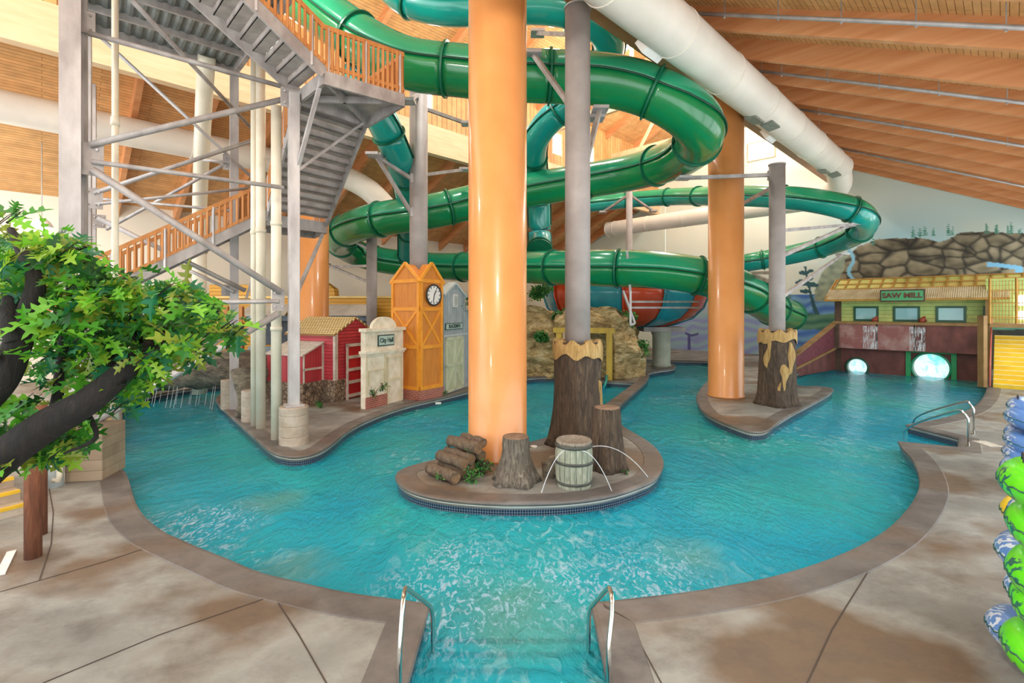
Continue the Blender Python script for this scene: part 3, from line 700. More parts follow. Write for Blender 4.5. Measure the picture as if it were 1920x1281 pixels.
# ================================================================ STAIR TOWER
def pip(t, a, b, r, mat=None, name='brace'): obj(name, MB().cyl(P(*a), P(*b), r, n=12), mat or m_galv, t, True)
t = thing('stair_tower', 'galvanised steel stair tower frame with crossing pipe braces', 'tower frame', (-9.5, 10.5, 0))
# posts: near-left I section on concrete pier, near-right tube on drum, two rear ones
c1 = P(134, 580, 10.6)
def ipost(c, z0, z1, s, nm='post'):
    b = MB(); d = Vector((.82, .57, 0)); e = Vector((-.57, .82, 0))
    for k in (-1, 1): b.beam(c+e*k*s*.5+Vector((0, 0, z0)), c+e*k*s*.5+Vector((0, 0, z1)), s, .03, up=e)
    b.beam(Vector(c)+Vector((0, 0, z0)), Vector(c)+Vector((0, 0, z1)), .03, s, up=e)
    obj(nm, b, m_galv, t)
ipost(Vector((c1.x, c1.y, 0)), 1.05, 12.3, .36)
c1b = P(153, 580, 10.9); obj('post', MB().box((c1b.x, c1b.y, 6.65), (.2, .2, 11.3), .6), m_galvd, t)
c2 = P(551, 580, 13.0); obj('post', MB().box((c2.x, c2.y, 5.2), (.27, .27, 8.4), .6), m_galv, t, bevel=.02)
c3 = P(161, 580, 14.5); obj('post', MB().box((c3.x, c3.y, 6.1), (.26, .26, 12.2), .6), m_galv, t)
c4 = P(439, 580, 17.4); obj('post', MB().box((c4.x, c4.y, 6.1), (.27, .27, 12.2), .6), m_galv, t)
c5 = P(172, 580, 18.5); obj('post', MB().box((c5.x, c5.y, 6.1), (.26, .26, 12.2), .6), m_galv, t)
# base plates
obj('base_plate', MB().box((c2.x, c2.y, 1.03), (.45, .45, .05), .6), m_galv, t)
for a, b, r in (((168,272,10.7),(528,187,12.9),.075),((172,303,10.7),(532,352,12.9),.055),((172,318,10.7),(527,548,12.9),.085),((165,62,10.8),(528,162,12.9),.06),
                ((228,-20,11),(486,256,17.2),.06),((395,567,12.5),(524,565,12.9),.06),((522,588,12.9),(170,795,10.7),.09),((166,305,10.9),(470,505,16.9),.0),
                ((175,363,14.4),(487,259,17.3),.07),((178,383,14.4),(475,352,17.3),.05),((182,408,14.4),(460,545,17.2),.075),((180,62,14.5),(488,347,17.4),.055),
                ((200,430,18.4),(432,302,17.6),.06),((182,372,18.4),(435,395,17.5),.05),((440,548,17.2),(300,480,18.2),.06),((380,300,17),(440,305,17.4),.05),((435,620,17.4),(240,760,14.5),.08)):
    if r: pip(t, a, b, r, m_galvd if a[2] < 12 else m_galv)
for (px, py, Z, w_, h) in ((166, 298, 10.72, .52, .72), (522, 562, 12.92, .3, .6), (176, 372, 14.4, .42, .62), (186, 415, 18.4, .4, .5), (430, 305, 17.45, .4, .55), (545, 185, 12.95, .5, .5), (157, 40, 10.8, .4, .5), (430, 545, 17.4, .5, .4)):
    q = P(px, py, Z); obj('gusset_plate', MB().beam(q-Vector((.82, .57, 0))*w_/2, q+Vector((.82, .57, 0))*w_/2, .03, h), m_galvd, t)
    for k in range(4): obj('bolt', MB().cyl(q+Vector((.82, .57, 0))*w_*(.3 if k % 2 else -.3)+Vector((.03, -.06, h*(.3 if k//2 else -.3))), q+Vector((.82, .57, 0))*w_*(.3 if k % 2 else -.3)+Vector((.01, .0, h*(.3 if k//2 else -.3))), .025, n=6), m_galv, t)
# V strut from P2 up to landing
for a, b in (((558,315,13),(604,145,12.2)), ((560,318,13),(684,228,14.8)), ((690,222,14.9),(612,138,12.2)), ((552,560,13),(605,440,17.5)), ((498,430,17.8),(462,560,17.4))):
    obj('strut', MB().beam(P(*a), P(*b), .1, .07), m_galv, t)
# concrete pier and drum
def drum(c, r, h, lab, mat=m_pier):
    prof = [(r, 0), (r, h*.2), (r-.015, h*.215), (r, h*.23), (r, h*.48), (r-.015, h*.495), (r, h*.51), (r, h*.76), (r-.015, h*.775), (r, h*.79), (r, h-.02), (r-.02, h)]
    return solo('concrete_drum', lab, 'concrete base', MB().lathe((c.x, c.y, 0), prof, 36), mat, smooth=False, origin=(c.x, c.y, 0))
drum(c2, .37, 1.0, 'ribbed round concrete base under the steel post at the island tip')
pb = G(146, 905)
m_pierb = PL('board_marked_concrete', '#a3927b', '#8f7d66', '#71624f', row=.22, width=6, mortar=.006, mode='wall')
solo('concrete_pier', 'square board-marked concrete pier behind the brown pole', 'concrete base', MB().box((pb.x, pb.y+.45, .55), (.68, .85, 1.1), .2), m_pierb, bevel=.02, origin=(pb.x, pb.y+.45, 0))
# ---- upper platform of corrugated decking
m_corr = None
def corr(name, c1, c2):
    m, nt, bs = new_mat(name); v = world_uv(nt); wv = nt.nodes.new('ShaderNodeTexWave'); wv.inputs['Scale'].default_value = 1.6
    wv.bands_direction = 'X'; nt.links.new(v, wv.inputs[0]); nt.links.new(ramp(nt, wv.outputs[1], [(.3, srgb(c1)), (.7, srgb(c2))]), bs.inputs['Base Color']); bs.inputs['Roughness'].default_value = .5; bs.inputs['Metallic'].default_value = .2
    bump(nt, bs, wv.outputs[1], .6, .05); return m
m_corr = corr('corrugated_deck', '#5a625f', '#8f9693')
pt = thing('stair_platform', 'upper tower platform of dark corrugated decking seen from below', 'platform', (c1.x, c1.y, 12.2))
A4 = [Vector((c1.x, c1.y, 12.25)), Vector((c2.x, c2.y, 12.25)), Vector((c4.x, c4.y, 12.25)), Vector((c3.x-.2, c3.y, 12.25))]
# corrugated sheet with real ribs
mb = MB(); n = 60; vs = []
for i in range(n+1):
    dz = .05*((i//2) % 2)
    a = A4[0].lerp(A4[1], i/n); b = A4[3].lerp(A4[2], i/n); vs += [a+Vector((0, 0, dz)), b+Vector((0, 0, dz))]
mb.add(vs, [(2*i, 2*i+1, 2*i+3, 2*i+2) for i in range(n)]); o = obj('decking', mb, M('deck_grey', '#808683', '#6c7270', 3, .5, .2), pt); solidify(o, .02)
for a, b in ((0, 1), (1, 2), (2, 3), (3, 0)): obj('edge_beam', MB().beam(A4[a]-Vector((0, 0, .1)), A4[b]-Vector((0, 0, .1)), .14, .3), m_galvd, pt)
for k in (.25, .5, .75): obj('joist', MB().beam(A4[0].lerp(A4[3], k)-Vector((0, 0, .08)), A4[1].lerp(A4[2], k)-Vector((0, 0, .08)), .1, .2), m_galvd, pt)
# ---- stairs
def flight(p0, p1, wv, n, lab, closed=True, rail=(True, True), bal=.15, name='stair_flight'):
    """p0 top left edge, p1 bottom left edge, wv width vector; treads and stringers, balusters on flagged sides"""
    p0, p1, wv = Vector(p0), Vector(p1), Vector(wv); t = thing(name, lab, 'stairs', (p1+wv/2))
    run = Vector((p1.x-p0.x, p1.y-p0.y, 0)); rise = (p0.z-p1.z)/n; st = run/n; dn = Vector((0, 0, 1))
    for s in (0, 1): obj('stringer', MB().beam(p0+wv*s, p1+wv*s, .07, .3), m_galvd, t)
    for i in range(n):
        a = p0+st*i-dn*rise*(i+.5)+dn*.08; b = MB().hexa([a, a+wv, a+wv+st, a+st], [v+dn*.05 for v in (a, a+wv, a+wv+st, a+st)])
        if closed: b.hexa([a, a+wv, a+wv+st*.08, a+st*.08], [v+dn*(rise*.98) for v in (a, a+wv, a+wv+st*.08, a+st*.08)])
        obj('tread', b, m_tread, t)
    for s in (0, 1):
        if not rail[s]: continue
        q0, q1 = p0+wv*s*1.03-wv*.015, p1+wv*s*1.03-wv*.015; L = (q1-q0).length
        obj('top_rail', MB().beam(q0+dn*1.12, q1+dn*1.12, .05, .12), m_baluster, t); obj('bottom_rail', MB().beam(q0+dn*.24, q1+dn*.24, .04, .1), m_baluster, t)
        k = int(Vector((q1.x-q0.x, q1.y-q0.y)).length/bal)
        for i in range(k+1):
            q = q0.lerp(q1, (i+.5)/(k+1)); obj('baluster', MB().beam(q+dn*.2, q+dn*1.1, .045, .06), m_baluster, t)
        for i in range(max(2, int(L/1.5))+1):
            q = q0.lerp(q1, (i+.25)/(max(2, int(L/1.5))+.5)); obj('rail_post', MB().beam(q-dn*.12, q+dn*1.1, .07, .07), m_galv, t)
    return t
m_tread = M('tread_steel', '#b8b0aa', '#9c948e', 3, .6, .15, bmp=.1)
Aq, Bq, Cq, Dq = Vector((-4.69, 12.08, 9.5)), Vector((-3.0, 13.4, 9.5)), Vector((-4.48, 14.95, 9.5)), Vector((-5.85, 13.25, 9.5))
lt = thing('stair_landing', 'steel stair landing with orange wood slat railing, high beside the teal tube', 'landing', Aq)
obj('deck_plate', MB().prism([Aq, Bq, Cq, Dq], (0, 0, .05)), m_tread, lt)
for a, b in ((Aq, Bq), (Bq, Cq), (Cq, Dq), (Dq, Aq)): obj('edge_beam', MB().beam(a-Vector((0, 0, .12)), b-Vector((0, 0, .12)), .08, .34), m_galvd, lt)
for a, b in ((Aq, Cq), (Bq, Dq)): obj('cross_beam', MB().beam(a-Vector((0, 0, .14)), b-Vector((0, 0, .14)), .08, .18), m_galvd, lt)
def railrun(t, a, b, bal=.135):
    dn = Vector((0, 0, 1)); k = int((b-a).length/bal)
    obj('top_rail', MB().beam(a+dn*1.15, b+dn*1.15, .05, .12), m_baluster, t); obj('bottom_rail', MB().beam(a+dn*.2, b+dn*.2, .04, .1), m_baluster, t)
    for i in range(k+1):
        q = a.lerp(b, (i+.5)/(k+1)); obj('baluster', MB().beam(q+dn*.05, q+dn*1.15, .045, .07), m_baluster, t)
    for f in (.05, .5, .95):
        q = a.lerp(b, f); obj('rail_post', MB().beam(q-dn*.25, q+dn*1.15, .06, .06), m_galv, t)
railrun(lt, Aq, Bq); railrun(lt, Bq, Cq)
up = Vector((-.707, -.707, .62))*4.4
flight(Aq+up, Aq, Dq-Aq, 15, 'steel flight rising from the landing to the upper left with slat railing', True, (True, True), .14)
d2_ = Vector((-.6, .8, 0))*4.3
flight(Dq+Vector((0, 0, -.05)), Dq+d2_-Vector((0, 0, 2.65)), Cq-Dq, 13, 'steep closed-riser steel flight seen from behind below the landing', True, (True, True), .16)
L0, L1 = Dq+d2_-Vector((0, 0, 2.65)), Cq+d2_-Vector((0, 0, 2.65))
L2_, L3 = L1+Vector((-.6, .8, 0))*1.7, L0+Vector((-.6, .8, 0))*1.7
lt = thing('stair_landing', 'lower steel stair landing behind the white pipes at the tower', 'landing', L0)
obj('deck_plate', MB().prism([L0, L1, L2_, L3], (0, 0, .05)), m_tread, lt)
for a, b in ((L0, L1), (L1, L2_), (L2_, L3), (L3, L0)): obj('edge_beam', MB().beam(a-Vector((0, 0, .16)), b-Vector((0, 0, .16)), .08, .4), m_galvd, lt)
railrun(lt, L1, L2_)
f3 = Vector((-.82, -.57, -.64))
flight(L3, L3+f3*9.6, L0-L3, 26, 'long steel flight with slat railing descending left behind the oak branches', True, (True, True), .17)
# white pipes
for px, Z, r, z1, lab in ((477, 14.9, .105, 11.6, 'thinner white pipe of the pair on the island'), (489, 14.6, .135, 12, 'thicker white standpipe of the pair on the island'), (518, 13.35, .135, 9.2, 'single cream standpipe next to the concrete drum')):
    c = P(px, 580, Z); t = thing('standpipe', lab, 'pipe', (c.x, c.y, 0))
    obj('pipe_run', MB().cyl((c.x, c.y, 0), (c.x, c.y, z1), r, n=20), m_pvc, t, True)
    for z in (3.0, 5.9): obj('coupling', MB().cyl((c.x, c.y, z), (c.x, c.y, z+.12), r+.015, n=20), m_pvc, t, True)
c = P(216, 580, 11.6); t = thing('standpipe', 'slim cream pipe running up past the railing behind the oak', 'pipe', (c.x, c.y, 0))
obj('pipe_run', MB().cyl((c.x, c.y, 0), (c.x, c.y, 11.5), .07, n=14), m_pvc, t, True); obj('coupling', MB().cyl((c.x, c.y, 8.0), (c.x, c.y, 8.2), .09, n=14), m_pvc, t, True)
c = P(374, 580, 20.6); t = thing('standpipe', 'fat white drain pipe hanging from the platform with an elbow', 'pipe', (c.x, c.y, 0))
q = [Vector((c.x, c.y, 0)), Vector((c.x, c.y, 5)), Vector((c.x, c.y, 7.4)), P(378, 290, 19), P(383, 180, 17.3), P(388, 104, 16.6)]
obj('pipe_run', MB().tube(crom(q, 5), .27, 20), m_pvc, t, True); obj('coupling', MB().cyl((c.x, c.y, 6), (c.x, c.y, 6.2), .3, n=20), m_pvc, t, True)
# ================================================================ helpers for facades, leaves, rocks
class Face:
    def __init__(s, a, b, flip=False):
        s.a = Vector((a.x, a.y, 0)); s.d = Vector((b.x-a.x, b.y-a.y, 0)); s.w = s.d.length; s.d.normalize()
        s.n = Vector((s.d.y, -s.d.x, 0))
        if s.n.dot(-s.a) < 0: s.n = -s.n
    def pt(s, x, z, o=0): return s.a+s.d*x+Vector((0, 0, z))+s.n*o
    def rect(s, mb, x0, x1, z0, z1, o0=0, o1=.03):
        return mb.hexa([s.pt(x0, z0, o0), s.pt(x1, z0, o0), s.pt(x1, z1, o0), s.pt(x0, z1, o0)], [s.pt(x0, z0, o1), s.pt(x1, z0, o1), s.pt(x1, z1, o1), s.pt(x0, z1, o1)])
    def poly(s, mb, pts, o0, o1): return mb.prism([s.pt(x, z, o0) for x, z in pts], s.n*(o1-o0))
    def bar(s, mb, x0, z0, x1, z1, w_=.1, o0=0, o1=.03):
        dx, dz = x1-x0, z1-z0; L = math.hypot(dx, dz); nx, nz = -dz/L*w_/2, dx/L*w_/2
        return s.poly(mb, [(x0+nx, z0+nz), (x1+nx, z1+nz), (x1-nx, z1-nz), (x0-nx, z0-nz)], o0, o1)
    def rot(s):
        return (math.pi/2, 0, math.atan2(s.n.x, -s.n.y))
OAK = [(0, 0), (.03, .14), (.12, .12), (.2, .2), (.08, .27), (.06, .34), (.2, .36), (.31, .5), (.22, .49), (.09, .5), (.07, .58), (.18, .62), (.25, .76), (.15, .73), (.06, .77), (.05, .88), (0, 1.0)]
def leafmat(name, cols, trans=.35):
    m, nt, bs = new_mat(name); a = nt.nodes.new('ShaderNodeVertexColor'); a.layer_name = 'leaf'
    nt.links.new(a.outputs[0], bs.inputs['Base Color']); bs.inputs['Roughness'].default_value = .45
    tl = nt.nodes.new('ShaderNodeBsdfTranslucent'); nt.links.new(a.outputs[0], tl.inputs[0])
    mx = nt.nodes.new('ShaderNodeMixShader'); mx.inputs[0].default_value = trans
    nt.links.new(bs.outputs[0], mx.inputs[1]); nt.links.new(tl.outputs[0], mx.inputs[2]); nt.links.new(mx.outputs[0], nt.nodes['Material Output'].inputs[0])
    m['cols'] = 1; return m, [srgb(c) for c in cols]
LM_SHRUB = leafmat('shrub_leaf', ['#2f7a34', '#3f8f3a', '#2a6630', '#58a03e', '#35703a'])
LM_OAK = leafmat('oak_leaf', ['#3f8a2a', '#5aa82c', '#7cc034', '#2c6a24', '#24704a', '#93bd34', '#3d8430', '#8a9a34', '#1f5220', '#6fb52e'], .4)
def foliage(name, seeds, size, lm, parent, oak=False, rnd=None):
    """seeds: list of (centre, radius, count)"""
    rnd = rnd or random.Random(3); vs = []; fs = []; cols = []
    for c, r, n in seeds:
        for _ in range(n):
            d = Vector((rnd.gauss(0, 1), rnd.gauss(0, 1), rnd.gauss(0, .8))); d = d.normalized()*r*rnd.random()**.45
            p = Vector(c)+d; s = size*rnd.uniform(.65, 1.15)
            ax = Vector((rnd.gauss(0, 1), rnd.gauss(0, 1), rnd.gauss(-.35, .6))).normalized()
            nn = Vector((rnd.gauss(0, .7), rnd.gauss(-.5, .6), 1)).normalized(); sx = ax.cross(nn)
            if sx.length < .1: continue
            sx.normalize(); nn = sx.cross(ax)
            col = rnd.choice(lm[1]); k = rnd.uniform(.75, 1.15); b = len(vs)
            pts = OAK if oak else [(0, 0), (.25, .35), (.2, .7), (0, 1)]
            droop = rnd.uniform(.05, .3)
            for x, y in pts: vs.append(p+sx*x*s+ax*y*s+nn*(abs(x)*.35-y*y*droop)*s)
            m_ = len(pts)
            for x, y in pts[1:-1]: vs.append(p-sx*x*s+ax*y*s+nn*(abs(x)*.35-y*y*droop)*s)
            # spine points per station so lobes stay deep
            ys = [y for x, y in pts]; sb = len(vs)
            for y in ys[1:-1]: vs.append(p+ax*y*s-nn*(y*y*droop)*s)
            L = [b]+[b+m_+i for i in range(m_-2)]+[b+m_-1]; S = [b]+[sb+i for i in range(m_-2)]+[b+m_-1]; R = [b+i for i in range(m_)]
            for i in range(m_-1):
                for A_, B_ in ((R, S), (S, L)):
                    q = []
                    for v in (A_[i], A_[i+1], B_[i+1], B_[i]):
                        if v not in q: q.append(v)
                    if len(q) > 2: fs.append(tuple(q))
            cols += [(col[0]*k, col[1]*k, col[2]*k, 1)]*(len(vs)-b)
    base = wpos(parent); me = bpy.data.meshes.new(name); me.from_pydata([tuple(v-base) for v in vs], [], fs); me.update()
    ca = me.color_attributes.new('leaf', 'FLOAT_COLOR', 'POINT'); ca.data.foreach_set('color', np.array(cols, dtype=np.float32).ravel())
    me.materials.append(lm[0]); o = bpy.data.objects.new(name, me); C.objects.link(o); o.parent = parent; return o
def shrub(c, r, n, lab, size=.13, seeds=None, name='artificial_shrub'):
    t = thing(name, lab, 'plant', c); rnd = random.Random(int(abs(c[0]*100)))
    S = seeds or [(Vector(c)+Vector((rnd.uniform(-.5, .5)*r, rnd.uniform(-.4, .4)*r, r*rnd.uniform(.2, .9))), r*.55, n//5) for _ in range(5)]
    foliage('leaves', S, size, LM_SHRUB, t, rnd=rnd)
    b = MB()
    for k in range(5): b.tube([Vector(c), Vector(c)+Vector((rnd.uniform(-.3, .3)*r, rnd.uniform(-.3, .3)*r, r*.5)), Vector(c)+Vector((rnd.uniform(-.6, .6)*r, rnd.uniform(-.5, .5)*r, r))], [.02, .015, .006], 5)
    obj('stems', b, m_bark, t); return t
def rockmat(name, a, b_, c_):
    m, nt, bs = new_mat(name); g = nt.nodes.new('ShaderNodeNewGeometry'); v = g.outputs['Position']
    mp = nt.nodes.new('ShaderNodeMapping'); mp.inputs['Scale'].default_value = (1, 1, 2.6); nt.links.new(v, mp.inputs[0])
    n = ntex(nt, mp.outputs[0], 1.5, 8, .65, .8); n2 = ntex(nt, mp.outputs[0], 6, 6, .7, .4)
    c = ramp(nt, n, [(.33, srgb(a)), (.5, srgb(b_)), (.66, srgb(c_))])
    nt.links.new(mixc(nt, .5, c, ramp(nt, n2, [(.38, (.4, .4, .4)), (.6, (1.2, 1.2, 1.2))]), 'MULTIPLY'), bs.inputs['Base Color'])
    bs.inputs['Roughness'].default_value = .9
    ad = nt.nodes.new('ShaderNodeMath'); ad.operation = 'ADD'; nt.links.new(n, ad.inputs[0]); nt.links.new(n2, ad.inputs[1]); bump(nt, bs, ad.outputs[0], .9, .12); return m
m_rock = rockmat('sandstone_faux_rock', '#6f5c38', '#c2a972', '#e8d6a8')
m_rockg = rockmat('grey_faux_rock', '#4f4a42', '#847a68', '#a89c84')
def rockblock(mb, a, b, h0, h1, depth, seed=0, nx=44, nz=26, amp=.55, hp=None):
    """lumpy block standing on ground line a-b with depth going away from the camera"""
    a = Vector((a.x, a.y, 0)); b = Vector((b.x, b.y, 0)); d = (b-a).normalized(); n = Vector((d.y, -d.x, 0))
    if n.dot(-a) < 0: n = -n
    vs = []; W_ = (b-a).length; ny = 8
    prof = [(0, t/nz) for t in range(nz+1)]+[(-(k+1)/ny, 1.0) for k in range(ny)]+[(-1, 1-(k+1)/4) for k in range(4)]
    for i in range(nx+1):
        s = i/nx; hh = hp(s) if hp else h1
        for o, t in prof:
            q = a+d*W_*s+n*(o*depth)+Vector((0, 0, h0+(hh-h0)*t))
            bulge = .35*math.sin(math.pi*min(1, max(0, t)))*(1 if o == 0 else 0)
            w3 = Vector((q.x*.8, q.y*.8, q.z*1.1+seed)); k = noise.noise(w3)*amp+noise.noise(w3*2.7)*amp*.45+abs(noise.noise(w3*1.5))*amp*.5
            rnd_ = -.5*(t**4)*(1 if o == 0 else 0)
            v = q+n*(k*(.25+.75*math.sin(math.pi*s)**.3 if 0 < s < 1 else .25)+bulge*.4+rnd_)+Vector((0, 0, noise.noise(w3*1.3+Vector((9, 0, 0)))*amp*.6*(t if t > .2 else 0)))
            vs.append(v)
    m_ = len(prof); fs = [(i*m_+j, i*m_+j+1, (i+1)*m_+j+1, (i+1)*m_+j) for i in range(nx) for j in range(m_-1)]
    fs += [tuple(range(m_)), tuple(nx*m_+j for j in range(m_))[::-1]]
    return mb.add(vs, fs)
# ================================================================ CENTRE ISLAND
def stump(c, prof, lab, jit=.12, mat=None, seed=0, cut=True, flare=5):
    t = thing('tree_stump', lab, 'stump', (c.x, c.y, 0)); n = 48; vs = []
    for r, z in prof:
        zt = z/prof[-1][1]
        for i in range(n):
            a = 2*math.pi*i/n; f = (1-zt)**2*.13*math.sin(flare*a+seed)+.03*math.sin(17*a+seed*2+z*1.5)+.03*noise.noise(Vector((math.cos(a)*3, math.sin(a)*3, z*1.2+seed)))
            vs.append(Vector((c.x+r*(1+f)*math.cos(a), c.y+r*(1+f)*math.sin(a), z)))
    k = len(prof); mb = MB().add(vs, [(j*n+i, j*n+(i+1) % n, (j+1)*n+(i+1) % n, (j+1)*n+i) for j in range(k-1) for i in range(n)]+[tuple(range(n))[::-1]])
    obj('bark', mb, mat or m_bark, t, True)
    if cut:
        r, z = prof[-1]; obj('cut_top', MB().lathe((c.x, c.y, z-.02), [(r*1.0, 0), (r*.97, .03), (r*.5, .035), (.01, .035)], 40), m_cut, t, True)
    return t
sc = lambda px, Z: P(px, 580, Z)
stump(sc(967, 10.15), [(.50, 0), (.44, .12), (.37, .3), (.31, .5), (.28, .68), (.285, .8), (.27, .93)], 'grey flared tree stump in front of the biggest orange column', mat=m_barkg, seed=1)
stump(sc(1138, 10.95), [(.44, 0), (.40, .15), (.37, .4), (.34, .75), (.31, 1.1), (.30, 1.3), (.29, 1.38)], 'tall dark tree stump with flat top right of the barrel', mat=m_bark, seed=4)
def poststump(c, prof, band, lab, patches, seed=2):
    t = stump(c, prof, lab, cut=False, seed=seed, flare=4); r, z = prof[-1]; n = 44; vs = []
    for k, (rr, zz) in enumerate(((r*1.07, z-band), (r*1.075, z-.1), (r*1.02, z), (r*.72, z-.02), (r*.7, z-.25))):
        for i in range(n):
            a = 2*math.pi*i/n; dz = (.26*noise.noise(Vector((math.cos(a)*1.8, math.sin(a)*1.8, seed))) if k == 0 else .07*math.sin(9*a)+.06*noise.noise(Vector((a*3, 0, seed))) if k in (1, 2, 3) else 0)
            vs.append(Vector((c.x+rr*math.cos(a), c.y+rr*math.sin(a), zz+dz)))
    obj('torn_rim', MB().add(vs, [(j*n+i, j*n+(i+1) % n, (j+1)*n+(i+1) % n, (j+1)*n+i) for j in range(4) for i in range(n)]), m_inner, t, True)
    for (ang, z0, z1, w_) in patches:
        vs = []; nz, na = 14, 8
        for j in range(nz+1):
            zt = j/nz; zz = z0+(z1-z0)*zt
            rr = np.interp(zz, [p[1] for p in prof], [p[0] for p in prof])*1.0+.045
            ww = w_*(math.sin(math.pi*min(1, max(0, .08+.86*zt)))**.5)*(1+.35*math.sin(zt*9+ang*3)); off = .12*math.sin(zt*5+ang)
            for i in range(na+1):
                a = ang+off+(i/na-.5)*ww; edge = -.06 if i in (0, na) or j in (0, nz) else 0
                vs.append(Vector((c.x+(rr+edge)*math.cos(a), c.y+(rr+edge)*math.sin(a), zz)))
        obj('peeled_patch', MB().add(vs, [(j*(na+1)+i, j*(na+1)+i+1, (j+1)*(na+1)+i+1, (j+1)*(na+1)+i) for j in range(nz) for i in range(na)]), m_inner, t, True)
    return t
poststump(sc(1083, 12.9), [(.80, 0), (.72, .15), (.66, .45), (.62, .9), (.60, 1.5), (.61, 2.2), (.62, 2.75)], .42, 'massive dark bark stump with torn yellow rim around the grey post', [(-.35, .75, 1.75, .35)], 2)
poststump(sc(1457, 18.3), [(.74, 0), (.67, .15), (.62, .5), (.60, 1.2), (.60, 2.0), (.62, 2.8)], .45, 'dark stump with peeled yellow patches around the post on the right peninsula', [(-1.75, .55, 1.6, .55), (-1.25, 1.2, 2.4, .5), (-2.6, 1.4, 2.5, .35)], 3)
# barrel fountain
c = sc(1076, 9.93); t = thing('fountain_barrel', 'weathered grey-green wooden barrel fountain spouting thin water jets', 'barrel', (c.x, c.y, 0))
m_stave = make_bark('barrel_staves', '#6b7568', '#a3a893', '#c9c9b2')
n = 20; prof = [(.345, 0), (.375, .2), (.39, .45), (.38, .7), (.35, .88)]
b = MB()
for i in range(n):
    a0_, a1_ = 2*math.pi*(i+.03)/n, 2*math.pi*(i+.97)/n; vs = []
    for r, z in prof: vs += [(c.x+r*math.cos(a0_), c.y+r*math.sin(a0_), z), (c.x+r*math.cos(a1_), c.y+r*math.sin(a1_), z)]
    b.add(vs, [(2*j, 2*j+1, 2*j+3, 2*j+2) for j in range(4)])
b.lathe((c.x, c.y, 0), [(r-.012, z) for r, z in prof], 30)
obj('staves', b, m_stave, t)
for z, r in ((.07, .362), (.48, .398), (.8, .375)): obj('hoop', MB().lathe((c.x, c.y, z), [(r, 0), (r+.012, .01), (r+.012, .05), (r, .06)], 36, False), M('dark_iron', '#4c5048', '#3a3d38', 4, .6), t, True)
obj('lid', MB().lathe((c.x, c.y, .86), [(.36, 0), (.365, .05), (.345, .075), (.33, .06), (.01, .06)], 36), make_bark('barrel_lid', '#6f675c', '#948b7c', '#aaa294'), t, True)
m_jet, nt, bs = new_mat('jet_water'); bs.inputs['Base Color'].default_value = (.9, .96, 1, 1); bs.inputs['Roughness'].default_value = .15; bs.inputs['Alpha'].default_value = .5
def jet(p0, p1, h, lab, r=.008, name='water_jet'):
    p0, p1 = Vector(p0), Vector(p1); q = []
    for i in range(21):
        t_ = i/20; q.append(p0.lerp(p1, t_)+Vector((0, 0, 4*h*t_*(1-t_))))
    return solo(name, lab, 'water', MB().tube(q, [r*(.8+.4*t_/20) for t_ in range(21)], 6), m_jet, group='fountain water jets')
zc = .80
jet((c.x-.2, c.y-.30, zc), G(1008, 948, -.24), .22, 'thin water jet arcing left from the barrel into the pool')
jet((c.x+.1, c.y-.36, zc), G(1156, 946, -.24), .25, 'thin water jet arcing right from the barrel front into pool')
jet((c.x+.33, c.y-.10, zc), G(1229, 915, -.24), .30, 'long thin water jet arcing far right past the tall stump')
t = thing('small_boulder', 'small brown boulder tucked behind the barrel on the island', 'rock', G(1036, 893)); obj('boulder', MB().sphere(G(1034, 893)+Vector((0, 0, .16)), .24, 16, 10, (1, .8, 1.1), .4, 3), m_rockg, t, True)
solo('drain_cover', 'small round white drain cover near the orange column base', 'cover', MB().cyl(G(1001, 838), G(1001, 838)+Vector((0, 0, .02)), .09, n=20), m_white)
# log pile
m_log = make_bark('log_bark', '#43362b', '#6d5c4a', '#8d7a64')
m_logend = M('log_end', '#8b6f52', '#6d543d', 9, .8)
base = P(806, 580, 10.6); base = Vector((-1.80, 10.55, 0)); dl = Vector((.62, -.60, 0)).normalized(); dp = Vector((.70, .72, 0)).normalized()
logs = [(0, .14, .9, .14), (.30, .14, .75, .13), (.60, .14, .8, .14), (.92, .15, .8, .14), (.24, .37, .85, .125), (.50, .385, .85, .135), (.80, .40, .8, .13), (.60, .62, .95, .14), (.92, .64, .7, .12), (.42, .36+.24, .0, .1)]
words = ['lowest front-left log', 'ground log just behind the front one', 'ground log deep in the pile', 'rearmost ground log by the column', 'second-tier log nearest the water', 'middle second-tier log', 'second-tier log touching the column', 'long topmost log', 'short top log at the back']
k = 0
for o_, z, L, r in logs:
    if L == 0: continue
    r *= .9
    a = base+dp*o_+dl*(.04*math.sin(o_*9))+Vector((0, 0, z)); b_ = a+dl*L
    t = thing('firewood_log', words[k]+' in the brown log pile', 'log', a, 'stacked firewood logs'); k += 1
    q = [a.lerp(b_, i/8)+Vector((0, 0, .01*math.sin(i*1.3+o_*7))) for i in range(9)]
    obj('bark', MB().tube(q, [r*(1+.06*math.sin(i*1.7+o_*5)) for i in range(9)], 18), m_log, t, True)
    for p, s in ((a, -1), (b_, 1)): obj('cut_end', MB().cyl(p+dl*s*.0, p+dl*s*.006, r*.93, n=18), m_logend, t)
for px, py, r, lab, n in ((829, 903, .16, 'small green fern tuft in front of the log pile', 60), (888, 905, .26, 'leafy green plant between the log pile and grey stump', 160), (906, 850, .22, 'dark green ivy clump at the base of the orange column', 120), (1172, 890, .09, 'tiny green sprig beside the tall dark stump', 24), (884, 830, .12, 'little ivy tuft on top of the log pile', 40)):
    c = G(px, py); 
    if py < 860: c = G(px, 893); c.z = .5 if px < 890 else .1
    shrub(c, r, n, lab, .07)
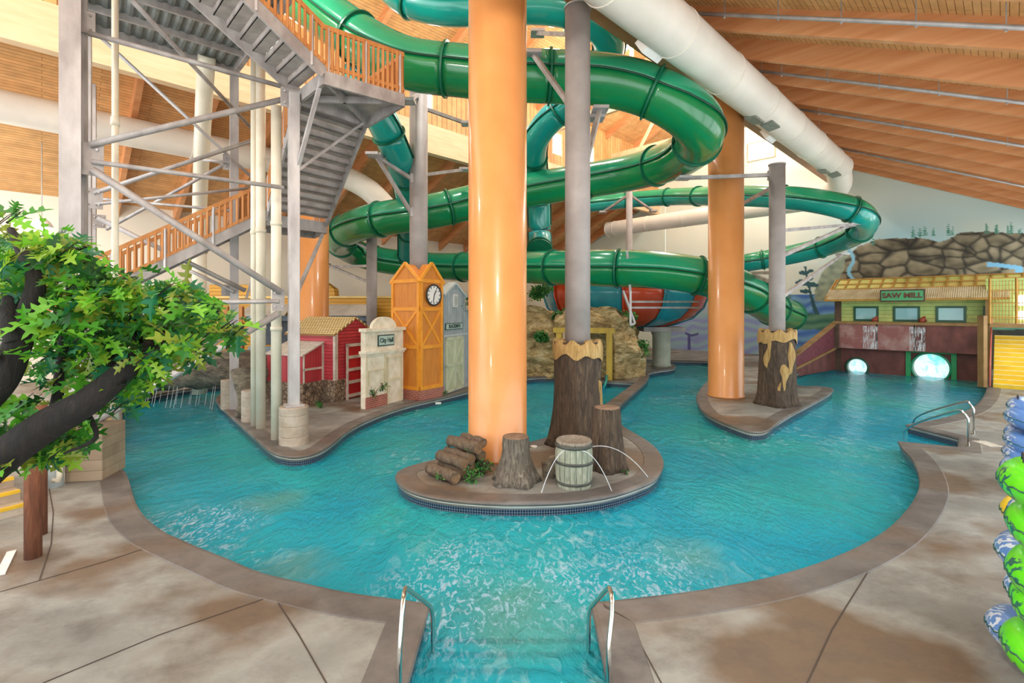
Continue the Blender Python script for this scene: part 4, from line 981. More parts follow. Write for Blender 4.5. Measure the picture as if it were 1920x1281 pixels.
# ================================================================ TOWN ISLAND
m_red = PL('red_clapboard', '#c8444c', '#b83a43', '#7e2228', row=.13, width=4, mortar=.012, mode='wall', grain=True)
m_redp = M('red_panel', '#c4262c', '#ad1f26', 2, .5); m_trim = M('weathered_white_trim', '#d6d0c4', '#b9b0a2', 5, .6)
m_stone, nt, bs = new_mat('field_stone'); g = nt.nodes.new('ShaderNodeNewGeometry'); vo = nt.nodes.new('ShaderNodeTexVoronoi'); vo.feature = 'DISTANCE_TO_EDGE'; vo.inputs['Scale'].default_value = 5.5
nt.links.new(g.outputs['Position'], vo.inputs['Vector']); nn = ntex(nt, g.outputs['Position'], 3, 4)
c_ = ramp(nt, nn, [(.35, srgb('#6b5a4c')), (.65, srgb('#a08c74'))]); nt.links.new(mixc(nt, ramp(nt, vo.outputs[0], [(.02, (0, 0, 0)), (.1, (1, 1, 1))]), srgb('#3f362d'), c_), bs.inputs['Base Color']); bs.inputs['Roughness'].default_value = .9; bump(nt, bs, vo.outputs[0], .8, .05)
K = G(628, 754); ld = Vector((-.912, .41, 0)); gd = Vector((.41, .912, 0))
t = thing('red_shed', 'little red clapboard shed with yellow tiled roof and stone base', 'playhouse', K)
LF = Face(K+ld*2.5, K); GF = Face(K, K+gd*2.2); E, R_ = 2.62, 3.22
w0, w1, w2, w3 = K, K+ld*2.5, K+ld*2.5+gd*2.2, K+gd*2.2
obj('walls', MB().hexa([w0+Vector((0, 0, .8)), w3+Vector((0, 0, .8)), w2+Vector((0, 0, .8)), w1+Vector((0, 0, .8))], [p+Vector((0, 0, E)) for p in (w0, w3, w2, w1)]).prism([w0+Vector((0, 0, E)), w3+Vector((0, 0, E)), K+gd*1.1+Vector((0, 0, R_))], ld*2.5), m_red, t)
obj('stone_base', MB().hexa([w0+LF.n*.06+GF.n*.06, w3+GF.n*.06, w2, w1+LF.n*.06], [p+Vector((0, 0, .84)) for p in (w0+LF.n*.06+GF.n*.06, w3+GF.n*.06, w2, w1+LF.n*.06)]), m_stone, t)
m_rooft = None
m, nt, bs = new_mat('scalloped_roof'); v = world_uv(nt)
br = nt.nodes.new('ShaderNodeTexBrick'); nt.links.new(coord(nt, 'Object', (1, 1, 1), -math.atan2(.41, -.912)), br.inputs[0]); br.inputs['Color1'].default_value = (*srgb('#f0e4b0'), 1); br.inputs['Color2'].default_value = (*srgb('#e2d190'), 1); br.inputs['Mortar'].default_value = (*srgb('#8f6a3c'), 1)
br.inputs['Scale'].default_value = 1; br.inputs['Brick Width'].default_value = .14; br.inputs['Row Height'].default_value = .11; br.inputs['Mortar Size'].default_value = .018
nt.links.new(br.outputs[0], bs.inputs['Base Color']); bs.inputs['Roughness'].default_value = .7; m_rooft = m
b = MB(); pk = K+gd*1.1+Vector((0, 0, R_)); ov = -ld*.08
for e, s in ((w0+Vector((0, 0, E))-gd*.12-Vector((0, 0, .065)), 1), (w3+Vector((0, 0, E))+gd*.12-Vector((0, 0, .065)), -1)):
    q = [e+ov, e+ld*2.6, pk+ld*2.6, pk+ov]; b.hexa(q, [x+Vector((0, 0, .07)) for x in q])
obj('tiled_roof', b, m_rooft, t)
b = MB(); LF.rect(b, 2.5-.03, 2.5+.06, .84, E, 0, .07); GF.rect(b, -.06, .09, .84, E, 0, .07); obj('corner_trim', b, m_trim, t)
b = MB(); GF.rect(b, .50, 1.62, .03, 2.13, .05, .09); dr = obj('door', b, m_redp, t)
b = MB()
for x0, x1, z0, z1 in ((.50, .60, .0, 2.2), (1.54, 1.64, 0, 2.2), (.50, 1.64, 2.1, 2.22), (.6, 1.54, .08, .2), (.6, 1.54, .62, .74), (.6, 1.54, 1.12, 1.24), (.6, 1.54, 1.62, 1.74)): GF.rect(b, x0, x1, z0, z1, .08, .13)
obj('frame_boards', b, m_trim, dr)
# lean-to
a_ = K+ld*.6; S0, S1 = a_, a_+LF.n*1.0
b = MB(); zz = [(2.26, 1.86)]
q0, q1 = K+ld*.6, K+ld*2.5
f_ = LF.n*1.0
b.hexa([q0, q0+f_, q1+f_, q1], [q0+Vector((0, 0, 2.26)), q0+f_+Vector((0, 0, 1.86)), q1+f_+Vector((0, 0, 1.86)), q1+Vector((0, 0, 2.26))])
lt = obj('lean_to', b, PL('red_boards_vertical', '#bf4148', '#ae363e', '#7e2228', row=.16, width=9, mortar=.01, mode='vert'), t)
SF = Face(S1, S0)
b = MB(); b.hexa([q0-ld*.06+Vector((0, 0, 2.27)), q0+f_*1.08-ld*.06+Vector((0, 0, 1.84)), q1+f_*1.08+Vector((0, 0, 1.84)), q1+Vector((0, 0, 2.27))], [x+Vector((0, 0, .06)) for x in (q0-ld*.06+Vector((0, 0, 2.27)), q0+f_*1.08-ld*.06+Vector((0, 0, 1.84)), q1+f_*1.08+Vector((0, 0, 1.84)), q1+Vector((0, 0, 2.27)))])
obj('lean_to_roof', b, m_trim, lt)
b = MB(); SF.rect(b, .92, 1.0, .8, 2.22, .0, .04); SF.rect(b, 0, 1.0, 1.28, 1.36, 0, .035); SF.rect(b, 0, .06, .8, 1.85, 0, .035); obj('lean_to_trim', b, m_trim, lt)
b = MB(); b.hexa([q0-ld*.05, q0+f_*1.05-ld*.05, q1+f_*1.05, q1], [x+Vector((0, 0, .82)) for x in (q0-ld*.05, q0+f_*1.05-ld*.05, q1+f_*1.05, q1)]); obj('lean_to_base', b, m_stone, lt)
shrub(G(602, 765), .22, 70, 'dark potted weed growing against the stone base', .09)
shrub(Vector((K+ld*2.0).to_tuple()[:2]+(2.5,)), .3, 80, 'ivy spilling over the left edge of the shed roof', .09)
# white city hall front
A, B = G(685, 768), G(756, 750); WF = Face(A, B); t = thing('playhouse_front', 'white plaster mini city hall front with domed top and brick base', 'playhouse', A)
m_whp = M('aged_white_plaster', '#ece5d2', '#d5c9ae', 3, .7, bmp=.1); m_brick = PL('painted_brick', '#a4584c', '#934c42', '#c9a08c', row=.07, width=.2, mortar=.008, mode='wall')
W_ = WF.w; b = MB(); WF.rect(b, 0, W_, 0, 2.86, -.22, 0); obj('wall', b, m_whp, t)
b = MB(); WF.rect(b, -.06, W_+.06, 2.78, 2.9, -.26, .1); WF.rect(b, -.06, W_+.06, 1.98, 2.08, -.26, .1); WF.rect(b, -.03, W_+.03, 1.9, 1.98, -.24, .05); obj('cornice', b, m_whp, t)
b = MB(); WF.poly(b, [(W_*.5+.66*math.cos(x), 2.9+.42*math.sin(x)) for x in [math.pi*i/16 for i in range(17)]], -.16, -.02); obj('dome', b, m_whp, t)
b = MB(); WF.rect(b, 0, W_*.53, 0, .42, 0, .05); obj('brick_base', b, m_brick, t)
b = MB()
for x0, x1, z0, z1 in ((1.12, 1.2, 0, 1.75), (1.86, 1.94, 0, 1.75), (1.12, 1.94, 1.7, 1.8), (1.2, 1.86, .85, .95), (0, .08, .4, 1.9), (1.0, 1.06, .4, 1.9), (.15, .2, .8, 1.35), (.92, .97, .8, 1.35), (.15, .97, 1.33, 1.38)): WF.rect(b, x0, x1, z0, z1, 0, .04)
obj('door_frame', b, M('ivory_trim', '#ddd3b4', '#cfc4a2', 3, .6), t)
m_gsign = M('sign_dark', '#2f4a48', None, 3, .5); m_gface = M('sign_pale', '#b9cfc2', '#a8c0b4', 3, .6)
b = MB(); WF.rect(b, .62, 1.5, 2.22, 2.64, 0, .04); s_ = obj('sign', b, m_gsign, t)
b = MB(); WF.rect(b, .66, 1.46, 2.26, 2.60, .04, .05); obj('sign_face', b, m_gface, s_)
text('City Hall', WF.pt(1.06, 2.43, .055), WF.rot(), .24, m_gsign, s_, bold=.004, sx=.85)
for x, z in ((.3, .42), (.78, .55)):
    b = WF.pt(x, z, .1); shrub(b, .3, 60, 'small green vine on the white city hall front, %s' % ('left one' if x < .5 else 'one nearer the door'), .08)
# clock tower
Kc = G(787, 752); rd = Vector((.57, .82, 0)).normalized(); ldr = Vector((-.82, .57, 0)).normalized(); wr, wl = 1.28, 1.6
RF = Face(Kc, Kc+rd*wr); TL = Face(Kc+ldr*wl, Kc)
t = thing('clock_tower', 'orange wooden clock tower with twin gables and white clock', 'playhouse', Kc)
m_or = M('orange_board', '#d98a34', '#c97b2a', 3, .55, stretch=(3, 3, .5)); m_oy = M('orange_trim', '#f0a02c', '#e39322', 3, .5)
q = [Kc, Kc+rd*wr, Kc+rd*wr+ldr*wl, Kc+ldr*wl]
obj('tower_body', MB().hexa(q, [p+Vector((0, 0, 4.72)) for p in q]), m_or, t)
obj('plinth', MB().hexa([p*1 for p in (Kc+TL.n*.05+RF.n*.05, Kc+rd*(wr+.05)+RF.n*.05, q[2], Kc+ldr*(wl+.05)+TL.n*.05)], [p+Vector((0, 0, .4)) for p in (Kc+TL.n*.05+RF.n*.05, Kc+rd*(wr+.05)+RF.n*.05, q[2], Kc+ldr*(wl+.05)+TL.n*.05)]), m_brick, t)
for FF, w_, nm in ((TL, wl, 'left'), (RF, wr, 'right')):
    b = MB(); FF.poly(b, [(0, 4.7), (w_, 4.7), (w_/2, 5.42)], -.5, 0); gb = obj('gable', b, m_or, t)
    b = MB(); FF.bar(b, -.08, 4.66, w_/2, 5.46, .12, -.02, .06); FF.bar(b, w_+.08, 4.66, w_/2, 5.46, .12, -.02, .06); obj('gable_trim', b, m_oy, gb)
    b = MB()
    for z in (.42, 2.05, 3.56, 4.68): FF.rect(b, 0, w_, z-.02, z+.12, 0, .045)
    FF.rect(b, 0, .12, .4, 4.7, 0, .05); FF.rect(b, w_-.12, w_, .4, 4.7, 0, .05)
    FF.bar(b, .1, 2.15, w_-.1, 3.58, .1, 0, .035); FF.bar(b, w_-.1, 2.15, .1, 3.58, .1, 0, .03)
    obj('board_trim', b, m_oy, t)
cc = RF.pt(.70, 4.17, .05); ck = obj('clock_face', MB().cyl(cc, cc+RF.n*.04, .40, n=40), m_white, t)
b = MB(); b.torus(cc+RF.n*.04, .41, .035, ax=RF.n, n=40, m=8); obj('clock_rim', b, M('black_paint', '#1f2226', None, 2, .4), ck)
b = MB()
for h in range(12):
    a = math.pi*h/6; p = cc+RF.n*.05; u1 = RF.d*math.sin(a)+Vector((0, 0, math.cos(a))); b.beam(p+u1*.29, p+u1*.36, .03, .012, up=RF.n)
for a, L, w_ in ((math.radians(190), .3, .028), (math.radians(32), .24, .035)):
    u1 = RF.d*math.sin(a)+Vector((0, 0, math.cos(a))); b.beam(cc+RF.n*.06, cc+RF.n*.06+u1*L, w_, .012, up=RF.n)
obj('clock_hands', b, MATS['black_paint'], ck)
# grey blacksmith front
A = G(832, 741); B = A+Vector((.334, .942, 0))*2.5; BF = Face(A, B); t = thing('playhouse_front', 'grey clapboard blacksmith shop front with pale barn doors', 'playhouse', A)
m_greyb = PL('grey_boards', '#aeb7bb', '#9fa9ae', '#6d777c', row=.3, width=9, mortar=.012, mode='vert')
b = MB(); BF.poly(b, [(0, 0), (2.5, 0), (2.5, 3.5), (2.15, 3.7), (2.15, 4.15), (1.05, 4.72), (0, 4.2)], -.3, 0); obj('wall', b, m_greyb, t)
m_pgt = M('pale_grey_trim', '#c3cdcc', None, 3, .6)
obj('roof_trim', BF.bar(MB(), -.05, 4.2, 1.05, 4.76, .09, -.32, .07), m_pgt, t); obj('roof_trim', BF.bar(MB(), 1.05, 4.76, 2.2, 4.16, .09, -.32, .07), m_pgt, t); obj('belt_trim', BF.rect(MB(), 0, 2.5, 2.44, 2.5, 0, .03), m_pgt, t)
b = MB(); BF.rect(b, .85, 1.25, 3.7, 4.25, 0, .05); lv = obj('louver', b, m_white, t)
b = MB(); [BF.rect(b, .9, 1.2, 3.75+.06*i, 3.77+.06*i, .05, .06) for i in range(8)]; obj('slats', b, m_gsign, lv)
b = MB(); BF.rect(b, .1, 1.75, 2.72, 3.0, 0, .04); sg = obj('sign', b, m_gsign, t)
b = MB(); BF.rect(b, .14, 1.71, 2.75, 2.97, .04, .05); obj('sign_face', b, m_gface, sg)
text('BLACKSMITH', BF.pt(.92, 2.86, .055), BF.rot(), .22, m_gsign, sg, bold=.004, sx=.86)
m_pale = M('pale_green_boards', '#c3c6a6', '#b3b796', 3, .6)
b = MB(); BF.rect(b, .1, 1.8, .06, 2.4, 0, .05); dd = obj('barn_doors', b, m_pale, t)
b = MB()
for x0, x1 in ((.1, .95), (.95, 1.8)):
    for z in (.06, 1.15, 2.3): BF.rect(b, x0, x1, z, z+.1, .05, .08)
    BF.rect(b, x0, x0+.09, .06, 2.4, .05, .08); BF.rect(b, x1-.09, x1, .06, 2.4, .05, .08)
    s_ = x0 < .5; BF.bar(b, x0 if s_ else x1, 2.3, x1 if s_ else x0, 1.2, .08, .05, .07); BF.bar(b, x1 if s_ else x0, 1.15, x0 if s_ else x1, .1, .08, .05, .07)
obj('door_braces', b, M('pale_brace', '#d2d4b8', None, 3, .6), dd)
shrub(G(832, 743), .2, 50, 'small weed at the corner between clock tower and grey front', .08)
p = BF.pt(2.4, 3.5, .1); shrub(p, .8, 200, 'dark vines hanging beside the grey shop front gable', .12)
# depth markers on the coping
for px, py, s_ in ((822, 756, '4 FT'), (1414, 812, '3 FT')):
    q = G(px, py, -.1); t = thing('depth_marker', 'tiny white depth marker tile on the %s edge' % ('town island' if px < 1000 else 'right peninsula'), 'marker', q)
    obj('tile', MB().box(q+Vector((0, -.03, 0)), (.22, .02, .08), .25 if px < 1000 else 0), m_white, t)
# ================================================================ KIOSK behind
A, B = P(392, 580, 27.6), P(742, 580, 27.0); KF = Face(A, B); W_ = KF.w
def X(px):
    a = (px-960)/F; den = KF.d.x-a*KF.d.y; return (a*A.y-A.x)/den
t = thing('snack_kiosk', 'long yellow clapboard kiosk facade with grey awnings behind the shed', 'kiosk', A)
m_yel = PL('yellow_clapboard', '#d9a22e', '#cf9726', '#8d6414', row=.2, width=6, mortar=.015, mode='wall')
b = MB(); KF.poly(b, [(0, 0), (W_, 0), (W_, 4.3), (X(628), 4.3), (X(626), 4.75), (X(610), 5.1), (X(590), 5.3), (X(570), 5.1), (X(552), 4.75), (X(550), 4.3), (X(470), 4.2), (X(468), 5.0), (0, 5.0)], -.6, 0); obj('facade', b, m_yel, t)
b = MB(); KF.rect(b, 0, W_, 4.22, 4.34, -.1, .1); obj('coping_board', b, M('pale_yellow_trim', '#e6c878', None, 3, .5), t)
for x0, x1 in ((X(604), X(700)), (X(475), X(545))):
    b = MB(); KF.rect(b, x0, x1, 2.3 if x0 > 5 else 1.6, 3.05, 0, .05); wn = obj('counter_opening', b, M('dark_opening', '#3c4650', '#4d5862', 3, .5), t)
    b = MB().hexa([KF.pt(x0-.3, 3.25, 1.2), KF.pt(x1+.3, 3.25, 1.2), KF.pt(x1+.1, 3.8, 0), KF.pt(x0-.1, 3.8, 0)], [KF.pt(x0-.3, 3.3, 1.2), KF.pt(x1+.3, 3.3, 1.2), KF.pt(x1+.1, 3.88, 0), KF.pt(x0-.1, 3.88, 0)]); obj('awning', b, M('awning_grey', '#c4bfb4', '#b3aea4', 2, .6), t)
    b = MB(); KF.rect(b, x0-.2, x1+.2, 2.95, 3.25, .3, .36); obj('awning_fascia', b, M('blue_grey_metal', '#8fa2b3', '#7f93a5', 2, .4), t)
    b = MB(); KF.rect(b, x0-.1, x1+.1, .1, 1.5, 0, .35); obj('counter', b, MATS['blue_grey_metal'], t)
cs = KF.pt(X(597), 4.72, .03); b = MB().cyl(cs, cs+KF.n*.05, .5, n=28); em = obj('round_emblem', b, M('emblem_yellow', '#e8c860', None, 3, .5), t)
obj('emblem_ring', MB().torus(cs+KF.n*.05, .46, .03, ax=KF.n, n=28, m=6), MATS['black_paint'], em)
# painted post and orange timber stand to the left
t = thing('timber_stand', 'orange timber stand with yellow steps far behind the oak', 'stand', P(420, 690, 26))
for px in (398, 425, 452): obj('post', MB().beam(P(px, 700, 24.5), P(px, 575, 24.5), .22, .22), m_baluster, t)
for py in (600, 640, 675): obj('rail', MB().beam(P(392, py, 24.5), P(460, py, 24.5), .12, .3), M('kiosk_yellow', '#e0a62e', None, 3, .5), t)
# blue inflatable rings rack far left
for i, (px, py) in enumerate(((338, 655), (352, 646), (366, 655), (380, 648), (330, 640))):
    tt = tag(obj('swim_ring', MB().torus(P(px, py, 22), .36, .13, ax=(.3, -1, .1), n=24, m=10), M('ring_blue', '#5b86d0', '#dfe8f4', 4, .35, lo=.45, hi=.5), None, True, P(px, py, 22)), 'blue and white swim ring on the far rack, %s' % ['second from the left', 'middle one', 'fourth from the left', 'rightmost one', 'leftmost one'][i], 'swim ring', 'far swim rings behind the oak')
t = thing('ring_rack', 'steel rack holding blue rings far behind the oak tree', 'rack', P(355, 690, 22.3))
for px in (322, 355, 390): obj('rack_post', MB().beam(G(px, 727)+Vector((0, 0, 0)), Vector((G(px, 727).x, G(px, 727).y, 2.6)), .07, .07), m_galv, t)
for z in (1.3, 1.9, 2.5): obj('rack_bar', MB().beam(Vector((G(322, 727).x, G(322, 727).y, z)), Vector((G(390, 727).x, G(390, 727).y, z)), .05, .05), m_galv, t)
# ---- grey rock arch with falling streams
t = thing('rock_arch', 'grey rock arch bridge over the river with dripping water', 'rock arch', G(455, 778))
path = resample(crom([P(520, 695, 19.8), P(470, 690, 19.0), P(430, 690, 18.9), P(380, 697, 19.2), P(330, 700, 19.6), P(285, 706, 20.2), P(250, 712, 21)], 8), .25); vs = []; n = 16
for i, (p, (a, b_)) in enumerate(zip(path, frames(path))):
    for j in range(n):
        th = 2*math.pi*j/n; r = .62+.22*noise.noise(Vector((p.x*1.2, math.cos(th)*1.3, math.sin(th)*1.3)))
        vs.append(p+(a*math.cos(th)*1.1+b_*math.sin(th))*r)
k = len(path); obj('arch_rock', MB().add(vs, [(i*n+j, i*n+(j+1) % n, (i+1)*n+(j+1) % n, (i+1)*n+j) for i in range(k-1) for j in range(n)]+[tuple(range(n)), tuple((k-1)*n+j for j in range(n))]), m_rockg, t, True)
lg = G(456, 782); q = resample([lg, lg+Vector((.05, 0, .7)), Vector((lg.x-.1, lg.y+.3, 1.5))], .2)
obj('arch_leg', MB().tube(q, [.26, .22, .2, .2, .24, .3, .34, .4, .45][:len(q)]+[.45]*max(0, len(q)-9), 12), m_rockg, t, True)
c = G(431, 766); drum(c, .29, 1.05, 'ribbed round concrete drum left of the rock arch leg', m_pier)
c = G(470, 790); drum(c, .27, 1.0, 'ribbed round concrete drum hidden behind the white pipes', m_pier)
rn = random.Random(5)
for i in range(22):
    f = i/21; px = 236+f*170+rn.uniform(-4, 4); Z = 20.2-f*.9+rn.uniform(-.8, .3); p = P(px, 730, Z); p.z = .75
    solo('water_stream', 'thin thread of water falling from the rock arch', 'water', MB().tube([p, p+Vector((.02, -.1, -.3)), p+Vector((.03, -.3, -.98))], [.006, .007, .008], 5), m_jet, group='falling water threads')
# small boulder and bollard on the left bank
c = G(183, 838); t = thing('small_boulder', 'brown boulder on the small left deck by the pipe foot', 'rock', c); obj('boulder', MB().sphere(c+Vector((0, .2, .3)), .42, 18, 10, (1, .9, .9), .4, 8), m_rock, t, True)
# ================================================================ ROCKWORK with doorway
t = thing('rock_wall', 'tan faux sandstone rock wall with plants around the slide doorway', 'rock wall', G(1090, 708))
b = MB(); rockblock(b, G(975, 705), G(1048, 706), -.1, 3.7, 3.0, 1, hp=lambda s: 3.5+.25*math.sin(s*5)); obj('left_rock', b, m_rock, t, True)
b = MB(); rockblock(b, G(1149, 712), G(1209, 706), -.1, 3.0, 2.6, 7, hp=lambda s: 3.6-1.5*s**2); obj('right_rock', b, m_rock, t, True)
b = MB(); a_, b_ = G(1040, 706), G(1160, 711); rockblock(b, a_, b_, 2.55, 3.6, 2.4, 13, amp=.3, hp=lambda s: 3.3+.45*math.sin(math.pi*s*1.4)); obj('lintel_rock', b, m_rock, t, True)
b = MB(); rockblock(b, G(900, 702), G(985, 705), -.1, 2.8, 2.4, 21, hp=lambda s: 1.4+2.0*s); obj('low_rock', b, m_rock, t, True)
DF = Face(G(1046, 707.5), G(1149, 712)); m_yp = M('yellow_door_timber', '#c9a840', '#b5943a', 3, .6, stretch=(1, 1, .4))
tt = thing('door_frame', 'yellow timber frame around the slide exit in the rock wall', 'frame', DF.a)
W_ = DF.w; b = MB(); DF.rect(b, 0, .28, 0, 2.5, .1, .42); obj('jamb', b, m_yp, tt); b = MB(); DF.rect(b, W_-.28, W_, 0, 2.5, .1, .42); obj('jamb', b, m_yp, tt); b = MB(); DF.rect(b, -.15, W_+.12, 2.38, 2.64, .08, .5); obj('header', b, m_yp, tt)
t = thing('flume_exit', 'blue and green body slide trough emerging from the rock doorway', 'water slide', DF.pt(W_*.6, 0))
q = [DF.pt(W_*.6, 2.6, -6), DF.pt(W_*.6, 1.7, -3), DF.pt(W_*.62, .7, -1), DF.pt(W_*.66, .1, .9), DF.pt(W_*.66, -.1, 1.6)]
o = obj('trough', halftube(resample(crom(q, 6), .3), .75, False), M('trough_blue', '#1f7fc4', '#1a9a9c', .6, .2, coat=.4), t, True); solidify(o, .05)
b = MB(); [b.tube([x+DF.d*s_*.75 for x in resample(crom(q, 6), .5)], .06, 8) for s_ in (-1, 1)]; obj('trough_lip', b, m_teal, t, True)
for px, py, Z, r, n, lab in ((1012, 556, 27.3, .75, 220, 'dark shrub on top of the left rock beside the orange column'), (1050, 600, 26.3, .45, 120, 'grey-green shrub in a cleft right of the left rock'), (1015, 640, 25.7, .42, 130, 'bright small shrub on the face of the left rock'), (1165, 615, 26.2, .85, 320, 'large green fern cluster above the doorway right corner'),
                           (1200, 665, 25.9, .7, 220, 'trailing shrub on the right edge of the rock wall'), (1172, 662, 25.6, .38, 110, 'small fern on the face of the right rock'), (1125, 606, 26.8, .5, 140, 'low dark shrub above the doorway lintel'), (1030, 690, 25.8, .0, 0, '')):
    if n: shrub(tuple(P(px, py, Z)), r, n*3, lab, .21)
# striped feeder flume behind the rocks
fp = [(900,556,38),(985,560,37.5),(1060,562,37.5)]
# far tube slide mouth box near right post
t = thing('control_cabinet', 'flat grey-green cabinet behind the right stump post', 'cabinet', G(1478, 688)); q = G(1477, 690); obj('cabinet_body', MB().box((q.x+.1, q.y+.6, 2.3), (.9, .5, 4.4), .7), M('cabinet_green', '#5f8078', '#54746c', 2, .6), t); obj('cabinet_door', MB().box((q.x+.0, q.y+.3, 2.3), (.7, .04, 4.0), .7), M('cabinet_green_door', '#6b8c83', None, 2, .5), t)
# ================================================================ SAW MILL
US_ = 35.8
def sU(px): a = (px-960)/F; Z = US_/(US*a+UC); return P(px, 580, Z)
A, B = sU(1567), sU(1853); SF_ = Face(A, B); W_ = SF_.w; X = lambda px: (sU(px)-A).dot(SF_.d)
t = thing('saw_mill', 'saw mill playhouse with yellow upper wall, sign and dark red lower wall', 'building', (A.x, A.y, -.3))
m_reds = M('dark_red_board', '#7c4a44', '#5c3530', 1.6, .7, bmp=.2, stretch=(1, 1, .6)); m_reds2 = M('faded_red_panel', '#8e5a56', '#b39a94', 1.3, .7, bmp=.2, lo=.45, hi=.75)
m_ygreen = PL('painted_lap_boards', '#c9cf7a', '#b3cf7c', '#7f9a54', row=.22, width=5, mortar=.012, mode='wall', rough=.6)
def wall_(x0, x1, z0, z1, o0, o1, mat, nm): b = MB(); SF_.rect(b, x0, x1, z0, z1, o0, o1); return obj(nm, b, mat, t)
# lower wall built around the two round flume mouths
mouths = [(X(1607), .05, .52), (X(1745), .30, .80)]
def mouthwall():
    b = MB(); x = -.0; zt = 1.25
    xs = [0]
    for mx, mz, mr in mouths: xs += [mx-mr, mx+mr]
    xs.append(W_)
    for i in range(0, len(xs), 2): SF_.rect(b, xs[i], xs[i+1], -.6, zt, -.2, 0)
    for mx, mz, mr in mouths:
        n = 16
        for k in range(n):
            a0_, a1_ = math.pi-math.pi*k/n, math.pi-math.pi*(k+1)/n; p = [(mx+mr*math.cos(a0_), mz+mr*math.sin(a0_)), (mx+mr*math.cos(a1_), mz+mr*math.sin(a1_))]
            SF_.poly(b, [p[0], p[1], (p[1][0], zt), (p[0][0], zt)], -.2, 0)
            a0_, a1_ = -a0_, -a1_; p = [(mx+mr*math.cos(a0_), mz+mr*math.sin(a0_)), (mx+mr*math.cos(a1_), mz+mr*math.sin(a1_))]
            SF_.poly(b, [p[0], p[1], (p[1][0], -1), (p[0][0], -1)], -.2, 0)
    obj('lower_wall', b, m_reds, t)
mouthwall()
for i, (x0, x1) in enumerate(((X(1567), X(1646)), (X(1648), X(1716)), (X(1718), X(1853)))): wall_(x0+.02, x1-.02, 1.22, 2.72, 0, .55, m_reds2 if i < 2 else m_reds, 'overhang_panel')
wall_(0, W_, 2.7, 2.86, -.3, .62, M('weathered_ledge', '#9a7a4c', '#84663c', 2, .7), 'ledge')
wall_(0, W_, 2.8, 4.3, -.4, -.1, m_ygreen, 'upper_wall')
m_dgreen = M('dark_green_frame', '#1c5a40', None, 2, .4); m_pane = M('window_pane', '#9fd4d4', '#8fc4cc', .6, .08)
for a, b_ in ((1600, 1647), (1674, 1725), (1754, 1812), (1843, 1853)):
    wn = wall_(X(a), X(b_), 2.88, 3.78, -.12, -.05, m_dgreen, 'window'); bb = MB(); SF_.rect(bb, X(a)+.12, X(b_)-(.12 if b_ < 1850 else 0), 3.0, 3.66, -.06, -.03); obj('pane', bb, m_pane, wn)
m_tin = PL('tin_roof', '#c9b98c', '#bba97c', '#8a7a54', row=.12, width=5, mortar=.02, mode='uv')
m_tin = M('corrugated_tin', '#ddd3b4', '#c6b88e', 2, .6); m_ybr = M('roof_frame_timber', '#b98c3c', '#a37a30', 2, .6)
b = MB(); n = 90
for i in range(n):
    x0 = -.4+(W_+1.2)*i/n; x1 = x0+(W_+1.2)/n*.55
    b.hexa([SF_.pt(x0, 4.2, .75), SF_.pt(x1, 4.2, .75), SF_.pt(x1, 4.78, -.2), SF_.pt(x0, 4.78, -.2)], [SF_.pt(x0, 4.24, .75), SF_.pt(x1, 4.24, .75), SF_.pt(x1, 4.84, -.2), SF_.pt(x0, 4.84, -.2)])
b.hexa([SF_.pt(-.4, 4.16, .75), SF_.pt(W_+.8, 4.16, .75), SF_.pt(W_+.8, 4.76, -.2), SF_.pt(-.4, 4.76, -.2)], [SF_.pt(-.4, 4.2, .75), SF_.pt(W_+.8, 4.2, .75), SF_.pt(W_+.8, 4.8, -.2), SF_.pt(-.4, 4.8, -.2)])
obj('tin_roof', b, m_tin, t)
m_ypan = M('roof_panel_yellow', '#d9c878', '#bfcf78', .7, .6)
b = MB().hexa([SF_.pt(-.1, 4.76, -.25), SF_.pt(W_+1.5, 4.76, -.25), SF_.pt(W_+1.5, 5.45, -1.7), SF_.pt(-.1, 5.45, -1.7)], [SF_.pt(-.1, 4.8, -.25), SF_.pt(W_+1.5, 4.8, -.25), SF_.pt(W_+1.5, 5.5, -1.7), SF_.pt(-.1, 5.5, -1.7)]); obj('upper_roof', b, m_ypan, t)
b = MB()
for z, o in ((4.86, -.25), (5.18, -.9), (5.52, -1.65)): b.beam(SF_.pt(-.3, z, o), SF_.pt(W_+1.5, z, o), .07, .07)
for i in range(15): x = -.2+i*(W_+1.5)/14; b.beam(SF_.pt(x, 4.83, -.2), SF_.pt(x, 5.52, -1.65), .07, .07)
b.beam(SF_.pt(-.45, 4.15, .78), SF_.pt(W_+.8, 4.15, .78), .06, .12); b.beam(SF_.pt(-.4, 4.2, .75), SF_.pt(-.3, 5.5, -1.65), .08, .12)
obj('roof_battens', b, m_ybr, t)
wall_(-.05, .28, -.3, 4.2, -.4, .05, M('dark_timber', '#5f4a3a', '#4a392c', 2, .7), 'corner_post'); wall_(W_-.1, W_+.12, -.3, 4.3, -.2, .62, MATS['weathered_ledge'], 'corner_post')
wall_(0, .3, 1.2, 2.75, .5, .6, MATS['dark_timber'], 'panel_post')
# sign
xs0, xs1 = X(1655), X(1738); b = MB(); SF_.rect(b, xs0, xs1, 4.02, 4.72, .82, .9); sg = obj('sign', b, MATS['dark_timber'], t)
b = MB(); SF_.rect(b, xs0+.07, xs1-.07, 4.1, 4.64, .9, .93); obj('sign_face', b, M('sign_green', '#58b077', '#4fa66d', 2, .5), sg)
text('SAW MILL', SF_.pt((xs0+xs1)/2, 4.37, .935), SF_.rot(), .40, M('sign_letters', '#6a3a28', None, 2, .5), sg, depth=.02, bold=.014, sx=1.0)
b = MB(); 
for x in (xs0+.2, xs1-.2): b.beam(SF_.pt(x, 4.5, .85), SF_.pt(x, 4.6, 0), .06, .06)
obj('sign_bracket', b, m_ybr, sg)
